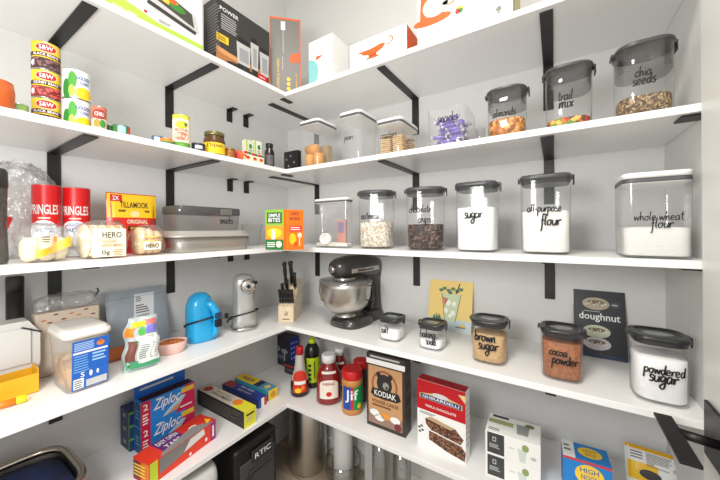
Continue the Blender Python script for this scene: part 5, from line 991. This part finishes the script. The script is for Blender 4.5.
P3 = on_z(130, 449, Z5); xb = P.x-.064
Pb = Vector((xb, on_x(128, xb).y, 0)); Qb = Vector((xb, Pb.y+.19, 0)); sh = .053; GB = M((30, 66, 96), .45)
for i, lb in enumerate(('dark teal carton with a green edge, bottom of the stack of three', 'dark teal carton with a green edge, middle of the stack of three', 'dark blue carton on top of the stack of three')):
    m, f, c, rz, w_ = carton(Pb, Qb, .088, sh-.0006, GB if i < 2 else M((24, 44, 100), .45)); F_ = f['left']
    m.decal(F_, R(.012, .003, .080, sh-.006), M((26, 44, 78), .45), 1); m.decal(F_, stripes(.03, sh*.4, .06, sh*.7, 2), LG, 2); m.decal(F_, R(.081, .001, .0875, sh-.002), M((96, 150, 50), .5), 1); m.decal(f['front'], R(0, sh*.8, w_, sh-.001), M((96, 150, 50), .5), 1)
    m.build('bag_carton', None, lb, 'box', 'teal bag cartons in a stack', None, (c.x, c.y, Z5+.0004+i*sh), rz)
xc = P.x-.0595
m, f, c, rz, w_ = carton(Vector((P.x-.0560, on_x(133, P.x-.056).y, 0)), Vector((P.x-.056, on_x(184, P.x-.056).y, 0)), .006, zh*2+.052, M((24, 96, 186), .45)); m.decal(f['front'], stripes(w_*.1, zh*2+.02, w_*.8, zh*2+.04, 1), LG, 1)
put(m, 'blue_carton', 'tall thin bright blue carton standing behind the zipper bag cartons', 'box', c, rz, Z5)
# red bag box with open lid
P = on_z(150, 487, Z5); Q = on_z(216, 437.5, Z5); pass; hR = top_h(Q, 419.5, Z5); RO = M((222, 56, 26), .45)
m, f, c, rz, w_ = carton(P, Q, .095, hR, RO); F_ = f['front']; h = hR
PU = M((96, 36, 110), .5); g = root('freezer_bag_box', 'open red and purple freezer bag box lying in front of the zipper bag cartons', 'box', (c.x, c.y, Z5+.0004), rz)
m.decal(F_, R(0, 0, w_*.10, h), M((190, 210, 50), .5), 1); m.decal(F_, R(w_*.90, 0, w_*.985, h*.98), M((150, 40, 120), .5), 1); m.decal(F_, R(w_*.93, h*.2, w_*.96, h*.8), WH, 2); m.decal(F_, G((w_*.12, h*.95), (w_*.72, h*.95), (w_*.80, h*.6), (w_*.12, h*.25)), M((126, 122, 122), .5), 2)
m.decal(F_, G((w_*.46, h*.45), (w_*.80, h*.62), (w_*.78, h*.95), (w_*.56, h*.9)), M((226, 222, 216), .5), 3); m.decal(F_, E(w_*.82, h*.30, w_*.02, h*.1), WH, 3); m.decal(F_, E(w_*.56, h*.14, w_*.02, h*.08), WH, 3)
m.decal(f['left'], R(.003, h*.05, .040, h*.9), M((120, 30, 50), .5), 1); m.decal(f['left'], R(.05, h*.1, .09, h*.9), M((226, 120, 30), .5), 1); m.decal(f['left'], stripes(.006, h*.2, .08, h*.8, 4), M((240, 220, 60), .5), 2)
T_ = f['top']; m.decal(T_, R(w_*.0, 0, w_*.22, .095), RO, 1); m.decal(T_, R(w_*.22, 0, w_*.56, .095), PU, 1); m.decal(T_, R(w_*.56, 0, w_, .095), M((206, 44, 30), .5), 1); m.decal(T_, txt('EASY OPEN', w_*.25, .060, w_*.54, .085), WH, 2); m.decal(T_, txt('TABS', w_*.28, .018, w_*.5, .045), WH, 2)
m.decal(T_, R(w_*.62, .008, w_*.84, .03), YEL, 2); m.decal(T_, E(w_*.72, .045, w_*.06, .010), M((240, 236, 226), .5), 2); m.decal(T_, G((w_*.86, .01), (w_*.97, .02), (w_*.94, .05)), YEL, 2); m.decal(T_, E(w_*.66, .02, w_*.02, .006), DK, 3)
m.build('box_body', g)
m = MB(); m.add([(-w_*.36, -.0477, h*.985), (w_*.46, -.0477, h*.985), (w_*.10, -.046, h+.034), (-w_*.34, -.046, h+.012), (-w_*.36, -.0467, h*.985), (w_*.46, -.0467, h*.985), (w_*.10, -.045, h+.034), (-w_*.34, -.045, h+.012)], [[0, 1, 2, 3], [7, 6, 5, 4], [0, 4, 5, 1], [1, 5, 6, 2], [2, 6, 7, 3], [3, 7, 4, 0]], M((140, 138, 138), .5)); m.build('open_flap', g, 'grey inside of the torn flap')
# roll cartons pointing out of the left wall
def rollbox(u1, v1, u2, v2, L, h, name, label, base, deco):
    A, B = C2(on_z(u1, v1, Z5)), C2(on_z(u2, v2, Z5)); W = (B-A).length; B = Vector((A.x, B.y, 0)); W = B.y-A.y; rz = math.atan2(B.y-A.y, B.x-A.x); nrm = Vector((-math.sin(rz), math.cos(rz), 0)); c = (A+B)/2+nrm*L/2
    m = MB(); m.box((0, 0, h/2), (W, L, h), base, .001); f = faces_of(W, L, h); deco(m, f, W, L, h); m.build(name, None, label, 'box', 'roll cartons on the lowest shelf', None, (c.x, c.y, Z5+.0004), rz)
def d_parch(m, f, W, L, h):
    m.decal(f['left'], R(0, 0, L, h), M((34, 32, 30), .5), 1); m.decal(f['left'], stripes(L*.1, h*.15, L*.95, h*.85, 5, .3, .3), M((110, 100, 90), .5), 2); m.decal(f['front'], R(0, 0, W, h), M((226, 220, 50), .45), 1)
    m.decal(f['front'], stripes(W*.2, h*.25, W*.8, h*.6, 3), M((190, 186, 140), .5), 2); m.decal(f['front'], R(W*.18, h*.66, W*.85, h*.78), DK, 2)
    T_ = f['top']; m.decal(T_, R(0, 0, W, L*.24), M((226, 220, 50), .45), 1); m.decal(T_, R(0, L*.24, W, L), M((210, 200, 184), .5), 1); m.decal(T_, E(W*.5, L*.88, W*.34, L*.07), M((180, 40, 36), .5), 2); m.decal(T_, E(W*.55, L*.25, W*.35, L*.07), ORG, 2)
    v_, f_ = txt('PARCHMENT', 0, 0, L*.42, W*.26); m.decal(T_, ([(W*.22+y, L*.76-x) for x, y in v_], f_), DK, 3); v_, f_ = txt('BAKING PAPER', 0, 0, L*.3, W*.12); m.decal(T_, ([(W*.62+y, L*.72-x) for x, y in v_], f_), DK, 3)
rollbox(244.2, 429.5, 257.3, 422.5, .375, top_h(on_z(244.2, 429.5, Z5), 412.5, Z5), 'parchment_box', 'parchment paper box with yellow end and black side, nearest of the roll boxes', WH, d_parch)
def d_foil(m, f, W, L, h):
    m.decal(f['left'], R(0, 0, L, h), NAVY, 1); m.decal(f['front'], R(0, 0, W*.35, h), BLU, 1); m.decal(f['front'], R(W*.35, 0, W*.7, h), WH, 1); m.decal(f['front'], R(W*.7, 0, W, h), RED, 1)
    T_ = f['top']; m.decal(T_, R(0, 0, W, L*.75), M((26, 60, 150), .45), 1); m.decal(T_, R(0, L*.75, W, L), M((150, 50, 40), .5), 1); m.decal(T_, R(W*.1, L*.1, W*.5, L*.7), M((30, 36, 90), .5), 2)
    v_, f_ = txt('FOIL WRAP', 0, 0, L*.34, W*.22); m.decal(T_, ([(W*.66+y, L*.62-x) for x, y in v_], f_), WH, 3); v_, f_ = txt('HEAVY DUTY', 0, 0, L*.36, W*.16); m.decal(T_, ([(W*.18+y, L*.6-x) for x, y in v_], f_), WH, 3)
rollbox(258.5, 409.0, 267.5, 404.5, .30, .044, 'foil_box', 'dark blue foil box between the parchment box and the yellow boxes', BLU, d_foil)
def d_yel(m, f, W, L, h):
    m.decal(f['front'], R(0, 0, W, h), YEL, 1); m.decal(f['front'], E(W*.5, h*.5, W*.3, h*.3), M((206, 150, 60), .5), 2); m.decal(f['left'], R(0, 0, L, h), M((60, 150, 170), .5), 1)
    T_ = f['top']; m.decal(T_, R(0, L*.45, W, L), M((236, 200, 30), .45), 1); m.decal(T_, R(0, 0, W, L*.3), M((70, 150, 170), .45), 1); m.decal(T_, R(0, L*.3, W, L*.45), NAVY, 1); m.decal(T_, E(W*.5, L*.15, W*.3, L*.06), M((230, 190, 120), .5), 2)
    v_, f_ = txt('FREEZER', 0, 0, L*.34, W*.4); m.decal(T_, ([(W*.3+y, L*.88-x) for x, y in v_], f_), NAVY, 3)
rollbox(268.6, 401.5, 278.3, 396.5, .28, .052, 'wrap_box', 'yellow and teal wrap box, farthest of the roll boxes', YEL, d_yel)
# dark gift box and small red box in the corner
A = on_z(270.5, 361, Z5); B = on_z(289.5, 368.5, Z5); m, f, c, rz, w_ = carton(A, B, .075, .19, M((34, 34, 46), .4)); F_ = f['front']; h = .19
m.decal(F_, E(w_*.32, h*.55, w_*.22, h*.10), M((150, 154, 166), .4), 1); m.decal(F_, E(w_*.75, h*.52, w_*.16, h*.08), M((150, 154, 166), .4), 1); m.decal(F_, R(w_*.30, h*.2, w_*.36, h*.5), LG, 1); m.decal(F_, R(w_*.72, h*.2, w_*.78, h*.46), LG, 1); m.decal(F_, E(w_*.32, h*.55, w_*.12, h*.05), DK, 2); m.decal(F_, E(w_*.55, h*.3, w_*.2, h*.07), M((90, 100, 120), .4), 1)
m.decal(f['right'], R(0, 0, .075, h), M((30, 40, 150), .4), 1)
for i in range(3):
    for j in range(4): m.decal(f['right'], E(.018+.02*i, h*(.3+.17*j), .005, .008, 8), M((170, 180, 230), .5), 2)
put(m, 'glass_set_box', 'dark box with silver glasses and a blue side in the shelf corner', 'box', c, rz, Z5)
A = on_z(284.5, 372.5, Z5); B = on_z(298, 377.5, Z5); m, f, c, rz, w_ = carton(A, B, .04, .058, M((46, 34, 44), .4)); m.decal(f['front'], R(0, .046, w_, .053), RED, 1); m.decal(f['top'], R(.002, .002, w_-.002, .038), M((60, 60, 74), .4), 1); m.decal(f['front'], stripes(w_*.2, .015, w_*.8, .035, 2), M((120, 100, 110), .5), 1)
put(m, 'small_dark_box', 'small dark box with a red line in front of the glass set box', 'box', c, rz, Z5)
# steel roasting tub at the bottom left, with dark blue cloth
STB = M((206, 196, 180), .25, 1, 0, .03, 100)
g = root('steel_tub', 'large steel tub with a rolled rim at the bottom left corner', 'tub', (.245, -1.375, Z5+.0004), 0)
hT = .150; m = MB(); m.stack([(.80, 0), (.84, .006), (.96, hT)], STB, 4.5, .155, .20, 60, cap1=False); m.build('tub_body', g)
rim = [(x*.155*.97, y*.20*.97, hT) for x, y in sq(4.5, 60)]; MB().tube(rim, .011, STB, 10, True).build('rim', g)
m = MB(); m.stack([(.78, .01), (.80, .02), (.90, hT*.86), (.6, hT*.93), (.2, hT*.88)], M((30, 44, 86), .85, 0, 0, .6, 25, .2), 4.5, .155, .20, 40); m.build('folded_cloth', None, 'dark blue cloth lying inside the steel tub', 'cloth', None, None, (.245, -1.375, Z5+.0004))
p = on_z(32, 476, Z5); m = MB(); m.box((0, 0, .012), (.06, .03, .02), M((210, 210, 206), .4), .004); m.box((.036, 0, .014), (.012, .032, .024), BLACK, .003); m.build('white_clip', None, 'white clip with a black end lying behind the steel tub', 'clip', None, None, (.03, on_x(52, .03).y, Z5+.0004), PI/2)
m = MB(); blob(m, (0, 0, 0), .10, .05, .12, M((92, 40, 30), .5), 2.4, .08, 2); m.build('brown_bag', None, 'dark reddish brown bag at the left end of the lowest shelf', 'bag', None, None, (.035, -1.33, Z5+.0004), PI/2)

# ---------------------------------------------------------------- on the floor
# soft cooler
xf = .395; y1 = on_x(233, xf).y; y2 = on_x(276, xf).y; cw_ = abs(y2-y1); hc = .44
g = root('soft_cooler', 'grey and black soft cooler on the floor under the lowest shelf', 'cooler', (xf-.14, (y1+y2)/2, .0004), PI/2)
CG = M((66, 68, 70), .6, 0, 0, .1, 60); m = MB(); m.box((0, 0, hc/2), (cw_, .28, hc), BLACK, .02, seg=3); m.build('cooler_body', g)
m = MB(); m.box((0, -.142, hc*.44), (cw_*.80, .008, hc*.80), CG, .004); m.build('front_pocket', g, 'grey front pocket')
m = MB(); m.box((cw_*.08, -.149, hc*.86), (cw_*.5, .01, .052), M((46, 46, 50), .5), .004); m.decal(flat((cw_*.08-cw_*.19, -.1545, hc*.86-.012), (1, 0, 0), (0, 0, 1), (0, -1, 0)), txt('RTIC', 0, 0, cw_*.38, .024), WH, 2); m.build('badge', g)
m = MB(); m.tube([(-cw_*.26, -.149, hc*.34), (-cw_*.26, -.152, hc*.66), (-cw_*.2, -.152, hc*.72), (cw_*.30, -.152, hc*.72), (cw_*.34, -.152, hc*.76)], .005, BLACK); m.build('strap', g)
# white appliance, left of the cooler
y1 = on_x(186, .40).y; y2 = on_x(221, .40).y; w_ = abs(y2-y1); g = root('white_appliance', 'white rounded appliance under the shelf, left of the soft cooler', 'appliance', (.26, (y1+y2)/2, .0004), PI/2)
m = MB(); m.stack([(.96, 0), (1, .01), (1, .40), (.95, .43), (.85, .44)], M((206, 206, 202), .4), 5, w_/2, .135, 44); m.build('housing', g); m = MB(); m.box((0, -.137, .34), (w_*.62, .006, .12), M((170, 170, 166), .4), .003); m.box((w_*.1, -.1415, .33), (w_*.3, .003, .04), BLACK, .001); m.build('panel', g)
# steel bin
p = on_z(310, 471, 0); rb = .118; dvec = Vector((p.x-CAM.x, p.y-CAM.y, 0)).normalized(); bx, by = p.x+dvec.x*rb*.7, p.y+dvec.y*rb*.7; bx = max(bx, rb+.02); by = min(by, -rb-.02)
g = root('steel_bin', 'round brushed steel bin on the floor in the corner', 'bin', (bx, by, .0004)); MB().stack([(rb*.97, 0), (rb, .01), (rb*.90, .37), (rb*.88, .375)], BRUSH, 2, seg=48).build('bin_body', g)
MB().stack([(rb*.90, .376), (rb*.90, .392), (rb*.8, .40), (rb*.3, .405)], M((60, 58, 56), .3, .6), 2, seg=48).build('lid', g)
# glass jar with white cylinder, two clear vases, small white box
p = on_z(345, 478, .0); gx, gy = p.x, min(p.y+.05, -.13)
def vase(x, y, r, h, label, name='glass_vase', grp=None):
    MB().stack([(r*.75, 0), (r*.8, .004), (r, h*.5), (r, h), (r*.97, h), (r*.97, h*.5), (r*.76, .012)], clear('vase_glass', (.93, .94, .94), (.4, .4, .42), .18, .04), 2, seg=36).build(name, None, label, 'vase' if name == 'glass_vase' else 'jar', grp, None, (x, y, .0004))
vase(gx, gy, .10, .13, 'wide clear glass jar on the floor holding a white paper roll', 'glass_jar')
m = MB(); m.stack([(.052, 0), (.054, .003), (.054, .455), (.052, .458)], M((232, 232, 230), .7), 2, seg=36); m.build('paper_roll', None, 'tall white paper roll standing in the glass jar under the shelf', 'roll', None, None, (gx, gy, .013))
for i, (u, lb) in enumerate(((379, 'tall clear glass vase under the shelf, left one'), (400, 'tall clear glass vase under the shelf, right one'))):
    p = on_y(u, -.22); vase(p.x, p.y, .042, .40, lb, 'glass_vase', 'tall clear vases under the shelf')
p = on_y(375, -.09); MB().box((0, 0, .19), (.12, .12, .38), M((200, 200, 198), .5), .004).build('white_box', None, 'pale box behind the clear vases under the shelf', 'box', None, None, (p.x+.02, p.y, .0004))
# ---------------------------------------------------------------- black steel bracket on the door trim
g = root('door_bracket', 'black steel bracket on the white trim at the right edge', 'bracket', (1.8635, -.50, .925)); BK = M((26, 25, 25), .38, .3)
MB().box((-.004, -.04, -.005), (.007, .20, .13), BK, .002).build('wall_plate', g)
MB().tube([(-.006, -.03, .0), (-.072, -.03, .006)], .0105, BK, 14).build('arm', g)
m = MB(); m.box((-.085, -.06, .008), (.034, .19, .008), BK, .002); m.build('strip_plate', g)
